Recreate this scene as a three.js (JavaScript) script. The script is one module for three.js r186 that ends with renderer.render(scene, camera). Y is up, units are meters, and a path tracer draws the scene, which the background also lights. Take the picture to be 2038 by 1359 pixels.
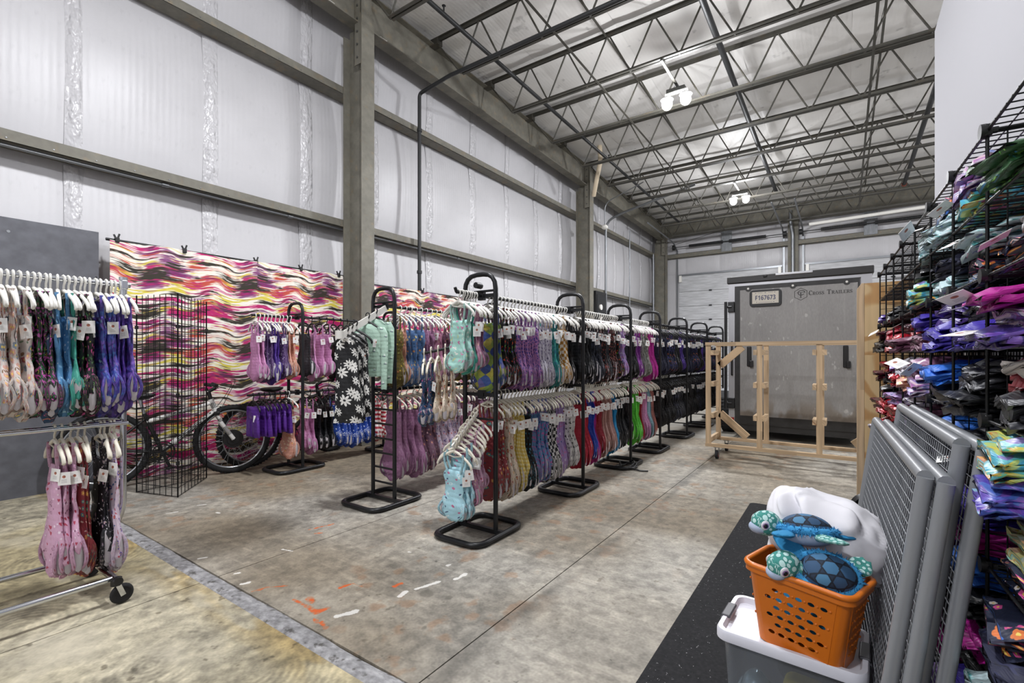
import * as THREE from 'three';
import { mergeGeometries, mergeVertices, toCreasedNormals } from 'three/addons/utils/BufferGeometryUtils.js';
import { RoundedBoxGeometry } from 'three/addons/geometries/RoundedBoxGeometry.js';

// ---------------------------------------------------------------- camera, exposure
const scene = new THREE.Scene();
scene.background = new THREE.Color(0x0b0b0c);
const renderer = new THREE.WebGLRenderer();
renderer.toneMapping = THREE.LinearToneMapping;
renderer.toneMappingExposure = 1.0;
renderer.shadowMap.enabled = true;
const IMG_W = 2038, IMG_H = 1359, FOCAL = 950;
const camera = new THREE.PerspectiveCamera(2 * Math.atan(IMG_H / 2 / FOCAL) * 180 / Math.PI, IMG_W / IMG_H, 0.05, 80);
camera.position.set(0, 1.25, 0);
camera.rotation.y = Math.atan(661 / 950);
camera.setViewOffset(IMG_W, IMG_H, 0, -27, IMG_W, IMG_H);
scene.add(camera);
// the lamps of the hall, plus an unseen fill row added past the partition: twin-bulb fittings under the roof joists (bulb light set in makeHighBay)
const LAMP_DOWN = 18, LAMP_ROUND = 9.5, LAMP_COLOUR = 0xfafbff;
const LAMP_SPOTS = [[-2.25, -13.69], [-2.25, -7.93], [-2.25, -2.17], [-2.25, 3.59], [4.2, -13.69], [4.2, -7.93], [4.2, -2.17], [4.2, 3.59]];

// ---------------------------------------------------------------- helpers
function rng(seed) { let a = seed >>> 0; return () => { a = (a + 0x6D2B79F5) >>> 0; let t = a; t = Math.imul(t ^ (t >>> 15), t | 1); t ^= t + Math.imul(t ^ (t >>> 7), t | 61); return ((t ^ (t >>> 14)) >>> 0) / 4294967296; }; }
const R = rng(77);
const rr = (a, b) => a + (b - a) * R();
const pick = a => a[Math.floor(R() * a.length)];
const V = (x, y, z) => new THREE.Vector3(x, y, z);
const clamp = (x, a, b) => Math.min(b, Math.max(a, x));
const lerp = (a, b, t) => a + (b - a) * t;
const smooth = (a, b, x) => { const t = clamp((x - a) / (b - a), 0, 1); return t * t * (3 - 2 * t); };
// value noise on an integer lattice (optionally periodic)
const NT = (() => { const r = rng(5), t = new Float32Array(65536); for (let i = 0; i < 65536; i++) t[i] = r(); return t; })();
function vn(x, y, per = 0) {
  let xi = Math.floor(x), yi = Math.floor(y); const fx = x - xi, fy = y - yi;
  const u = fx * fx * (3 - 2 * fx), v = fy * fy * (3 - 2 * fy);
  let x1 = xi + 1, y1 = yi + 1;
  if (per) { xi = ((xi % per) + per) % per; yi = ((yi % per) + per) % per; x1 = ((x1 % per) + per) % per; y1 = ((y1 % per) + per) % per; }
  const h = (a, b) => NT[((a & 255) | ((b & 255) << 8))];
  return (h(xi, yi) * (1 - u) + h(x1, yi) * u) * (1 - v) + (h(xi, y1) * (1 - u) + h(x1, y1) * u) * v;
}
function fbm(x, y, o = 4, per = 0) { let s = 0, a = 0.5, n = 0; for (let i = 0; i < o; i++) { s += a * vn(x + i * 17.3 * (per ? 0 : 1), y + i * 9.1 * (per ? 0 : 1), per); n += a; a *= 0.5; x *= 2; y *= 2; per *= 2; } return s / n; }

function box(w, h, d, x = 0, y = 0, z = 0) { const g = new THREE.BoxGeometry(w, h, d); g.translate(x, y, z); return g; }
function rbox(w, h, d, r, x = 0, y = 0, z = 0, seg = 2) { const g = new RoundedBoxGeometry(w, h, d, seg, r); g.translate(x, y, z); return g; }
function span(x0, x1, y0, y1, z0, z1) { return box(Math.abs(x1 - x0), Math.abs(y1 - y0), Math.abs(z1 - z0), (x0 + x1) / 2, (y0 + y1) / 2, (z0 + z1) / 2); }
function rod(a, b, r, seg = 6, r2 = r, open = false) {
  const A = a.isVector3 ? a : V(...a), B = b.isVector3 ? b : V(...b), d = B.clone().sub(A), L = d.length();
  const g = new THREE.CylinderGeometry(r2, r, L, seg, 1, open);
  g.applyQuaternion(new THREE.Quaternion().setFromUnitVectors(V(0, 1, 0), d.normalize()));
  g.translate((A.x + B.x) / 2, (A.y + B.y) / 2, (A.z + B.z) / 2); return g;
}
function bar(a, b, w, h, up = V(0, 1, 0)) { // rectangular bar from a to b
  const A = a.isVector3 ? a : V(...a), B = b.isVector3 ? b : V(...b), d = B.clone().sub(A), L = d.length(); d.normalize();
  const g = new THREE.BoxGeometry(w, h, L); const m = new THREE.Matrix4().lookAt(A, B, Math.abs(d.dot(up)) > 0.99 ? V(1, 0, 0) : up);
  g.applyMatrix4(m); g.translate((A.x + B.x) / 2, (A.y + B.y) / 2, (A.z + B.z) / 2); return g;
}
function tube(pts, r, seg = 24, rad = 6, closed = false, tension = 0.5, type = 'catmullrom') {
  const c = new THREE.CatmullRomCurve3(pts.map(p => p.isVector3 ? p : V(...p)), closed, type, tension);
  return new THREE.TubeGeometry(c, seg, r, rad, closed);
}
// a polyline with rounded corners, swept with a round section
function bentTube(pts, r, corner, rad = 8, closed = false, cseg = 4) {
  const P = pts.map(p => p.isVector3 ? p : V(...p)), path = new THREE.CurvePath(), n = P.length;
  const prev = i => P[(i - 1 + n) % n], next = i => P[(i + 1) % n];
  let last = closed ? null : P[0], first = null; const dense = [];
  if (!closed) dense.push(P[0]);
  for (let i = closed ? 0 : 1; i < (closed ? n : n - 1); i++) {
    const a = prev(i).clone().sub(P[i]), b = next(i).clone().sub(P[i]);
    const ca = Math.min(corner, a.length() * 0.49), cb = Math.min(corner, b.length() * 0.49);
    const s = P[i].clone().addScaledVector(a.normalize(), ca), e = P[i].clone().addScaledVector(b.normalize(), cb);
    const q = new THREE.QuadraticBezierCurve3(s, P[i], e);
    for (let k = 0; k <= cseg; k++) dense.push(q.getPoint(k / cseg));
  }
  if (!closed) dense.push(P[n - 1]);
  return sweep(dense, r, rad, closed);
}
function sweep(pts, r, rad, closed = false) { // exact polyline sweep with mitred rings
  const n = pts.length, pos = [], idx = []; let nrm = null;
  for (let i = 0; i < n; i++) {
    const a = pts[closed ? (i - 1 + n) % n : Math.max(0, i - 1)], b = pts[closed ? (i + 1) % n : Math.min(n - 1, i + 1)];
    const t = b.clone().sub(a).normalize();
    if (!nrm) { nrm = Math.abs(t.y) < 0.9 ? V(0, 1, 0) : V(1, 0, 0); }
    nrm = nrm.clone().addScaledVector(t, -nrm.dot(t)).normalize();
    const bi = t.clone().cross(nrm); const rad_i = typeof r === 'function' ? r(i / (n - 1)) : r;
    for (let k = 0; k < rad; k++) { const an = k / rad * Math.PI * 2; const p = pts[i].clone().addScaledVector(nrm, Math.cos(an) * rad_i).addScaledVector(bi, Math.sin(an) * rad_i); pos.push(p.x, p.y, p.z); }
  }
  const m = closed ? n : n - 1;
  for (let i = 0; i < m; i++) for (let k = 0; k < rad; k++) { const a = i * rad + k, b = i * rad + (k + 1) % rad, c = ((i + 1) % n) * rad + k, d = ((i + 1) % n) * rad + (k + 1) % rad; idx.push(a, b, c, b, d, c); }
  if (!closed) for (const [i0, flip] of [[0, false], [n - 1, true]]) { const c = pos.length / 3; pos.push(pts[i0].x, pts[i0].y, pts[i0].z); for (let k = 0; k < rad; k++) { const a = i0 * rad + k, b = i0 * rad + (k + 1) % rad; if (flip) idx.push(c, a, b); else idx.push(c, b, a); } }
  const g = new THREE.BufferGeometry(); g.setAttribute('position', new THREE.Float32BufferAttribute(pos, 3));
  g.setAttribute('uv', new THREE.Float32BufferAttribute(new Float32Array(pos.length / 3 * 2), 2)); g.setIndex(idx); g.computeVertexNormals(); return g;
}
function extrude(pts, depth, bevel = 0, holes = []) { // outline in xy, extruded along z, centred
  const s = new THREE.Shape(pts.map(p => new THREE.Vector2(p[0], p[1])));
  for (const h of holes) s.holes.push(new THREE.Path(h.map(p => new THREE.Vector2(p[0], p[1]))));
  const g = new THREE.ExtrudeGeometry(s, { depth, bevelEnabled: bevel > 0, bevelSize: bevel, bevelThickness: bevel, bevelSegments: 2, curveSegments: 6 });
  g.translate(0, 0, -depth / 2); return g;
}
function flat(g) { const o = g.index ? g.toNonIndexed() : g; for (const k of Object.keys(o.attributes)) if (!['position', 'normal', 'uv'].includes(k)) o.deleteAttribute(k); if (!o.attributes.uv) o.setAttribute('uv', new THREE.Float32BufferAttribute(new Float32Array(o.attributes.position.count * 2), 2)); if (!o.attributes.normal) o.computeVertexNormals(); return o; }
function merge(list) { if (!Array.isArray(list)) return list; if (list.length === 1) return list[0]; return mergeGeometries(list.map(flat), false); }
// uv in metres from the dominant face direction
function metreUV(g, s = 1, ox = 0, oy = 0) {
  const o = g.index ? g.toNonIndexed() : g; o.computeVertexNormals && !o.attributes.normal && o.computeVertexNormals();
  const p = o.attributes.position, n = o.attributes.normal, uv = new Float32Array(p.count * 2);
  for (let i = 0; i < p.count; i++) {
    const ax = Math.abs(n.getX(i)), ay = Math.abs(n.getY(i)), az = Math.abs(n.getZ(i)); let u, v;
    if (ay >= ax && ay >= az) { u = p.getX(i); v = p.getZ(i); } else if (ax >= az) { u = p.getZ(i); v = p.getY(i); } else { u = p.getX(i); v = p.getY(i); }
    uv[2 * i] = u * s + ox; uv[2 * i + 1] = v * s + oy;
  }
  o.setAttribute('uv', new THREE.BufferAttribute(uv, 2)); return o;
}
function swapUV(g) { const u = g.attributes.uv; for (let i = 0; i < u.count; i++) { const a = u.getX(i); u.setXY(i, u.getY(i), a); } return g; }
const used = new Map();
function numbered(name) { const k = used.get(name) || 0; used.set(name, k + 1); return k ? name + '_' + String(k).padStart(3, '0') : name; }
function thing(name, label, category, pos = [0, 0, 0], turn = 0, group) {
  const o = new THREE.Group(); o.name = numbered(name); o.position.set(...pos); o.rotation.y = turn; o.userData = { label, category }; if (group) o.userData.group = group; scene.add(o); return o;
}
function part(name, geo, material, parent, label) { const m = new THREE.Mesh(merge(geo), material); m.name = name; if (label) m.userData.label = label; parent.add(m); return m; }
function one(name, geo, material, label, category, group) { const m = new THREE.Mesh(merge(geo), material); m.name = numbered(name); m.userData = { label, category }; if (group) m.userData.group = group; scene.add(m); return m; }
function struct(name, label, category) { const o = new THREE.Group(); o.name = numbered(name); o.userData = { kind: 'structure', label, category }; scene.add(o); return o; }

// ---------------------------------------------------------------- textures
function dataTex(w, h, fn, srgb = true) {
  const d = new Uint8Array(w * h * 4), c = [0, 0, 0];
  for (let y = 0; y < h; y++) for (let x = 0; x < w; x++) { fn(x / w, y / h, c, x, y); const i = (y * w + x) * 4; d[i] = clamp(c[0], 0, 255); d[i + 1] = clamp(c[1], 0, 255); d[i + 2] = clamp(c[2], 0, 255); d[i + 3] = 255; }
  const t = new THREE.DataTexture(d, w, h, THREE.RGBAFormat); t.magFilter = THREE.LinearFilter; t.minFilter = THREE.LinearMipmapLinearFilter; t.generateMipmaps = true;
  t.wrapS = t.wrapT = THREE.RepeatWrapping; if (srgb) t.colorSpace = THREE.SRGBColorSpace; t.needsUpdate = true; return t;
}
function canvasTex(w, h, draw, srgb = true) {
  const c = document.createElement('canvas'); c.width = w; c.height = h; const x = c.getContext('2d'); draw(x, w, h);
  const t = new THREE.CanvasTexture(c); t.wrapS = t.wrapT = THREE.RepeatWrapping; if (srgb) t.colorSpace = THREE.SRGBColorSpace; return t;
}
const std = (o) => new THREE.MeshStandardMaterial(o);
const phys = (o) => new THREE.MeshPhysicalMaterial(o);
const grainTex = dataTex(256, 256, (u, v, c) => { const n = 200 + 55 * (fbm(u * 16, v * 16, 4, 16)) - 10; c[0] = c[1] = c[2] = n; });
const noiseBump = dataTex(256, 256, (u, v, c) => { c[0] = c[1] = c[2] = 255 * fbm(u * 8, v * 8, 5, 8); }, false);
const steelTex = dataTex(512, 512, (u, v, c) => {
  const n = fbm(u * 6, v * 6, 5, 6), m = fbm(u * 24, v * 24, 3, 24), st = smooth(0.62, 0.8, fbm(u * 10 + 3, v * 10 + 8, 4, 10));
  const k = 0.84 + 0.22 * n + 0.1 * (m - 0.5); c[0] = 118 * k + 8 * st; c[1] = 115 * k + 2 * st; c[2] = 104 * k - 4 * st;
});
const M = {};
M.steel = std({ map: steelTex, roughness: 0.62, metalness: 0.05 });
M.joist = std({ map: steelTex, color: 0xa8a8a8, roughness: 0.6, metalness: 0.05 });
M.steelDark = std({ color: 0x4a4a46, roughness: 0.55, metalness: 0.15 });
M.galv = std({ color: 0x9a9da0, roughness: 0.38, metalness: 0.75, map: grainTex });
M.pipeBlack = std({ color: 0x2c2d2e, roughness: 0.5, metalness: 0.2 });
M.black = std({ color: 0x1d1e20, roughness: 0.36, metalness: 0.25 });
M.blackWire = std({ color: 0x151617, roughness: 0.4, metalness: 0.35 });
M.blackPlastic = std({ color: 0x141415, roughness: 0.42 });
M.rubber = std({ color: 0x1b1b1c, roughness: 0.8, bumpMap: noiseBump, bumpScale: 0.001 });
M.chrome = std({ color: 0xcfd2d6, roughness: 0.14, metalness: 1 });
M.whitePlastic = std({ color: 0xe9e7e0, roughness: 0.36 });
M.creamPlastic = std({ color: 0xe3ddcd, roughness: 0.38 });
M.paperWhite = std({ color: 0xf0efec, roughness: 0.7 });
M.pvc = std({ color: 0xd9c9ae, roughness: 0.5 });
// ---------------------------------------------------------------- floor
const SEAM0 = -1.175, SEAM1 = -1.265;
const dist2 = (px, py, ax, ay, bx, by) => { const dx = bx - ax, dy = by - ay, t = clamp(((px - ax) * dx + (py - ay) * dy) / (dx * dx + dy * dy), 0, 1); return Math.hypot(px - ax - dx * t, py - ay - dy * t); };
// paint scuffs copied from the photograph, floor metres: [x0,z0,x1,z1,halfwidth]
const orangeMarks = [[-2.571, -1.291, -2.555, -1.355, 0.014], [-2.555, -1.355, -2.478, -1.428, 0.012], [-2.317, -1.368, -2.203, -1.366, 0.012], [-2.203, -1.366, -2.101, -1.367, 0.018], [-2.101, -1.367, -2.1, -1.414, 0.02], [-2.254, -1.418, -2.218, -1.413, 0.02], [-2.009, -1.326, -1.953, -1.309, 0.016], [-3.146, -1.979, -3.105, -2.142, 0.01], [-3.046, -1.963, -2.987, -2.021, 0.008], [-2.226, -1.58, -2.211, -1.648, 0.01], [-2.211, -1.648, -2.134, -1.654, 0.01], [-1.997, -1.756, -1.99, -1.795, 0.016], [-2.066, -1.325, -2.023, -1.317, 0.01]], whiteMarks = [[-1.993, -1.402, -1.959, -1.474, 0.016], [-1.894, -1.699, -1.903, -1.75, 0.012], [-1.878, -1.806, -1.835, -1.931, 0.012], [-1.78, -2.011, -1.774, -2.089, 0.012], [-4.391, -1.535, -4.367, -1.602, 0.01], [-4.419, -1.765, -4.389, -1.817, 0.008], [-4.096, -1.777, -4.061, -1.779, 0.008], [-2.699, -1.302, -2.691, -1.328, 0.012], [-3.256, -1.307, -3.236, -1.347, 0.006], [-2.97, -1.678, -2.892, -1.7, 0.009], [-2.861, -1.339, -2.851, -1.355, 0.008], [-2.27, -2.119, -2.259, -2.117, 0.009], [-1.937, -2.112, -1.932, -2.128, 0.01]], darkSpots = [[-1.791, -1.802, 0.05], [-1.675, -1.836, 0.025], [-1.586, -1.571, 0.02], [-1.577, -1.321, 0.01], [-3.276, -1.703, 0.015], [-1.159, -1.557, 0.01]];
const FX0 = -6.2, FX1 = 1.8, FZ0 = -7.5, FZ1 = SEAM1;
const concreteMain = dataTex(2048, 1600, (u, v, c) => {
  const x = lerp(FX0, FX1, u), z = lerp(FZ0, FZ1, v);
  const big = fbm(x * 0.7 + 4, z * 0.7, 4), mid = fbm(x * 2.6, z * 2.6 + 7, 4), fine = fbm(x * 22, z * 22, 3), grit = vn(x * 130, z * 130);
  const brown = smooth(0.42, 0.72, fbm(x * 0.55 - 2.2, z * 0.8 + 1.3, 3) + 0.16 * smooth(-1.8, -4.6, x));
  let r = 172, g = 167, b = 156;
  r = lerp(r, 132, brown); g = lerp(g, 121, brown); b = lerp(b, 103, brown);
  const scr = smooth(0.6, 0.72, fbm(x * 4 + 50, z * 40, 3)) * smooth(0.45, 0.6, fbm(x * 1.5, z * 1.5 + 40, 2)) - 0.8 * smooth(0.62, 0.74, fbm(x * 36 + 9, z * 5, 3)) * smooth(0.5, 0.62, fbm(x * 1.2 + 20, z * 1.4, 2));
  const k = 0.83 + 0.2 * (big - 0.5) + 0.34 * (mid - 0.5) + 0.36 * (fine - 0.5) + 0.14 * grit + 0.03 + 0.07 * scr;
  r *= k; g *= k; b *= k;
  const sp = fbm(x * 9 + 31, z * 9 + 11, 4), rs = smooth(0.62, 0.75, sp) * smooth(0.45, 0.62, fbm(x * 1.1 + 9, z * 1.1, 3));
  r = lerp(r, 142, rs * 0.34); g = lerp(g, 98, rs * 0.34); b = lerp(b, 66, rs * 0.34);
  const dk = smooth(0.7, 0.84, fbm(x * 26 + 3, z * 26 + 21, 4)) * smooth(0.4, 0.6, mid); r *= 1 - 0.22 * dk; g *= 1 - 0.23 * dk; b *= 1 - 0.25 * dk; const pit = vn(x * 75 + 5, z * 75) * vn(x * 33, z * 33 + 9) > 0.8 ? 0.75 : 1; r *= pit; g *= pit; b *= pit;
  // rolled wheel track along the joint
  const tr = Math.exp(-(((x + 1.3) / 0.06) ** 2)) * smooth(0.35, 0.6, fbm(x * 6, z * 1.2, 3)); r *= 1 - 0.22 * tr; g *= 1 - 0.22 * tr; b *= 1 - 0.22 * tr;
  const wob = (fbm(x * 28, z * 28, 3) - 0.5) * 0.026;
  for (const m of orangeMarks) { const d = dist2(x, z, m[0], m[1], m[2], m[3]) + wob; if (d < m[4]) { const a = smooth(m[4], m[4] * 0.4, d) * (0.35 + 0.6 * smooth(0.35, 0.6, vn(x * 60, z * 60))); r = lerp(r, 206, a); g = lerp(g, 92, a); b = lerp(b, 40, a); } }
  for (const m of whiteMarks) { const d = dist2(x, z, m[0], m[1], m[2], m[3]) + wob * 0.7; if (d < m[4]) { r = lerp(r, 226, 0.85); g = lerp(g, 224, 0.85); b = lerp(b, 218, 0.85); } }
  for (const m of darkSpots) { const d = Math.hypot((x - m[0]), (z - m[1])) + wob; if (d < m[2]) { const a = smooth(m[2], m[2] * 0.5, d) * 0.4; r = lerp(r, 70, a); g = lerp(g, 66, a); b = lerp(b, 58, a); } }
  c[0] = r; c[1] = g; c[2] = b;
});
const concreteFar = dataTex(1024, 1024, (u, v, c) => {
  const n = fbm(u * 4, v * 4, 5, 4), m = fbm(u * 24, v * 24, 4, 24), k = 0.84 + 0.3 * (n - 0.5) + 0.26 * (m - 0.5);
  const br = smooth(0.45, 0.7, fbm(u * 3, v * 3, 3, 3)); c[0] = lerp(168, 140, br) * k; c[1] = lerp(163, 131, br) * k; c[2] = lerp(151, 115, br) * k;
});
const FRX0 = -6.2, FRX1 = 1.8, FRZ0 = SEAM0, FRZ1 = 1.2;
const concreteFront = dataTex(2048, 640, (u, v, c) => {
  const x = lerp(FRX0, FRX1, u), z = lerp(FRZ0, FRZ1, v);
  const warp = fbm(x * 1.5, z * 1.5, 3);
  const streak = fbm(x * 5 + warp * 3, z * 1.5 + warp * 4, 4), fine = fbm(x * 24, z * 24, 3), grit = vn(x * 150, z * 150);
  const big = fbm(x * 1.3 + 8, z * 1.3 + 2, 4);
  const yel = smooth(0.3, 0.7, big);
  let r = lerp(182, 170, yel), g = lerp(174, 158, yel), b = lerp(151, 124, yel);
  const edge = smooth(0.18, 0.02, z - FRZ0) * smooth(0.3, 0.5, fbm(x * 3, z * 3 + 5, 3)) * (z > FRZ0 ? 0 : 0) + smooth(0.2, 0.0, Math.abs(z - FRZ0)) * smooth(0.35, 0.55, fbm(x * 2.5 + 3, z * 9, 3));
  r = lerp(r, 178, edge * 0.6); g = lerp(g, 150, edge * 0.6); b = lerp(b, 92, edge * 0.6);
  // arcs left by the grinder
  let sw = 0; for (const [cx, cz, rad] of [[-2.3, -0.75, 0.34], [-1.9, -0.95, 0.5], [-1.55, -0.6, 0.42], [-2.6, -0.2, 0.5], [-3.1, -0.5, 0.4], [-3.9, -0.9, 0.5]]) { const d = Math.hypot(x - cx, z - cz); if (d < rad) sw += Math.sin(d * 210) * smooth(rad, rad * 0.6, d) * smooth(0.5, 0.6, fbm(x * 3 + cx, z * 3, 2)); }
  const k = 0.79 + 0.42 * (streak - 0.5) + 0.5 * (fine - 0.5) + 0.13 * grit + 0.06 * sw + 0.03;
  r *= k; g *= k; b *= k;
  const w = smooth(0.6, 0.78, fbm(x * 2.2 + 5, z * 3.4 + 1, 4)); r = lerp(r, 198, w * 0.5); g = lerp(g, 190, w * 0.5); b = lerp(b, 170, w * 0.5);
  const dk = smooth(0.74, 0.84, fbm(x * 18 + 3, z * 18 + 21, 4)); r *= 1 - 0.3 * dk; g *= 1 - 0.31 * dk; b *= 1 - 0.33 * dk;
  c[0] = r; c[1] = g; c[2] = b;
});
const floorBump = dataTex(512, 512, (u, v, c) => { c[0] = c[1] = c[2] = 255 * (0.6 * fbm(u * 12, v * 12, 4, 12) + 0.4 * fbm(u * 60, v * 60, 2, 60)); }, false);
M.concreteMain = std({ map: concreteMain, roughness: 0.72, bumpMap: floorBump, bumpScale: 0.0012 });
M.concreteFar = std({ map: concreteFar, roughness: 0.72 });
M.concreteFront = std({ map: concreteFront, roughness: 0.66, bumpMap: floorBump, bumpScale: 0.0012 });
M.seam = std({ map: dataTex(512, 64, (u, v, c) => { const n = fbm(u * 40, v * 5, 4), d = smooth(0.62, 0.78, fbm(u * 30 + 4, v * 3, 4)); const k = 0.8 + 0.5 * (n - 0.5); c[0] = lerp(182, 112, d) * k; c[1] = lerp(181, 109, d) * k; c[2] = lerp(182, 106, d) * k; }), roughness: 0.7, bumpMap: noiseBump, bumpScale: 0.003 });
M.jointDark = std({ color: 0x55504a, roughness: 0.95 });
{
  const floor = struct('floor', 'stained bare concrete warehouse floor cut into slabs', 'floor');
  part('subfloor', span(-6.4, 7.2, -0.3, -0.012, 6.2, -18.9), M.jointDark, floor);
  const xs = [-6.3, -4.47, -2.9, -1.33, 0.24, 1.8, 4.4, 7.1], g = 0.003;
  const slab = (x0, x1, z0, z1, mat, uvf) => {
    const geo = span(x0 + g, x1 - g, -0.012, 0, z0 - g, z1 + g), p = geo.attributes.position, uv = geo.attributes.uv;
    for (let i = 0; i < p.count; i++) { const [u, v] = uvf(p.getX(i), p.getZ(i)); uv.setXY(i, u, v); }
    part('floor_slab', geo, mat, floor);
  };
  const fU = (x, z) => [(x - FRX0) / (FRX1 - FRX0), (z - FRZ0) / (FRZ1 - FRZ0)], mU = (x, z) => [(x - FX0) / (FX1 - FX0), (z - FZ0) / (FZ1 - FZ0)], farU = (x, z) => [x / 4, z / 4];
  for (let i = 0; i < 5; i++) { if (i === 2) { slab(xs[2], xs[3], 1.2, SEAM0, M.concreteFront, fU); continue; } slab(xs[i], xs[i + 1], 1.2, SEAM0, M.concreteFront, fU); }
  for (let i = 0; i < 7; i++) slab(xs[i], xs[i + 1], 6.1, 1.2, M.concreteFar, farU);
  for (let i = 5; i < 7; i++) slab(xs[i], xs[i + 1], 1.2, SEAM0, M.concreteFar, farU);
  const zs = [SEAM1, -4.35, -7.5, -10.6, -13.7, -18.8];
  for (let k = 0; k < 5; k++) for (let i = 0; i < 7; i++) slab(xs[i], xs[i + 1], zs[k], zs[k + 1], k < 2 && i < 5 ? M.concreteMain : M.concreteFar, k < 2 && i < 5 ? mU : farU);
  // the caulked seam between the two pours: a lumpy strip
  const sg = new THREE.PlaneGeometry(8, 0.09, 400, 6); sg.rotateX(-Math.PI / 2); sg.translate(-2.2, 0, (SEAM0 + SEAM1) / 2);
  const sp = sg.attributes.position; for (let i = 0; i < sp.count; i++) { const x = sp.getX(i), z = sp.getZ(i), e = Math.abs(z - (SEAM0 + SEAM1) / 2) / 0.045; sp.setY(i, -0.006 + 0.008 * (1 - e * e) + 0.006 * (fbm(x * 9, z * 20, 3) - 0.5)); sp.setZ(i, z + (fbm(x * 3, 5, 2) - 0.5) * 0.012); }
  sg.computeVertexNormals(); const su = sg.attributes.uv; for (let i = 0; i < su.count; i++) su.setX(i, su.getX(i) * 8); part('seam_filler', sg, M.seam, floor, 'grey caulked seam between the two pours');
  part('seam_bed', span(1.8, 7.1, -0.05, -0.004, SEAM0, SEAM1), M.jointDark, floor);
}

// ---------------------------------------------------------------- vinyl faced insulation
const vinylBump = dataTex(512, 512, (u, v, c) => { // fine vertical ribs, crinkles
  const rib = Math.sin(u * Math.PI * 2 * 40) * 0.5 + 0.5, cr = fbm(u * 40, v * 6, 4, 2) , wr = fbm(u * 7, v * 3, 5, 1);
  c[0] = c[1] = c[2] = 255 * (0.15 * rib + 0.35 * cr + 0.5 * wr);
}, false);
const vinylTex = dataTex(1024, 1024, (u, v, c) => {
  const n = fbm(u * 6, v * 6, 5, 6), d = smooth(0.66, 0.8, fbm(u * 30, v * 12, 4, 2)), k = 1 + 0.06 * (n - 0.5) - 0.09 * d;
  c[0] = 190 * k; c[1] = 189 * k; c[2] = 191 * k;
});
M.vinyl = std({ map: vinylTex, roughness: 0.42, bumpMap: vinylBump, bumpScale: 0.006 });
M.vinylCrinkle = std({ map: vinylTex, roughness: 0.3, bumpMap: dataTex(512, 512, (u, v, c) => { const a = Math.abs(2 * fbm(u * 30, v * 9, 4, 3) - 1), b = Math.abs(2 * fbm(u * 50 + 3, v * 30, 3, 10) - 1); c[0] = c[1] = c[2] = 255 * (0.6 * a + 0.4 * b); }, false), bumpScale: 0.03 });
M.roofVinyl = std({ map: dataTex(1024, 1024, (u, v, c) => { const n = fbm(u * 5, v * 5, 5, 5), s = smooth(0.72, 0.86, fbm(u * 12, v * 12, 4, 12)), k = 1 + 0.08 * (n - 0.5) - 0.14 * s; c[0] = 228 * k; c[1] = 226 * k; c[2] = 222 * k; }), roughness: 0.5, bumpMap: vinylBump, bumpScale: 0.006 });
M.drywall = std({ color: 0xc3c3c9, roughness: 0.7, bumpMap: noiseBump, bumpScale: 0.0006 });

const WX = -6.1, ZF = -18.5, ZB = 6.0, XR = 7.0;
const roofDrop = z => -0.0225 * (-z - 4);
// a bulged sheet: origin corner, width axis along z (or x), rows of heights pinned at girts
function pillow(u0, u1, y0, y1, place, bulge, seed, nu = 10, nv = 8) {
  const pos = [], uv = [], idx = [];
  for (let j = 0; j <= nv; j++) for (let i = 0; i <= nu; i++) {
    const s = i / nu, t = j / nv, u = lerp(u0, u1, s), y = lerp(y0, y1, t);
    const b = bulge * Math.sin(Math.PI * t) ** 0.7 * (0.75 + 0.25 * Math.sin(Math.PI * s)) + 0.016 * (fbm(u * 3 + seed, y * 1.2, 3) - 0.5) + (s < 0.001 || s > 0.999 ? -0.012 : 0);
    const p = place(u, y, b); pos.push(p[0], p[1], p[2]); uv.push(u / 2.4, y / 2.4);
  }
  for (let j = 0; j < nv; j++) for (let i = 0; i < nu; i++) { const a = j * (nu + 1) + i, b = a + 1, c = a + nu + 1, d = c + 1; idx.push(a, b, c, b, d, c); }
  const g = new THREE.BufferGeometry(); g.setAttribute('position', new THREE.Float32BufferAttribute(pos, 3)); g.setAttribute('uv', new THREE.Float32BufferAttribute(uv, 2)); g.setIndex(idx); g.computeVertexNormals(); return g;
}
const GIRT_Y = [1.15, 3.08, 4.98];
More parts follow.
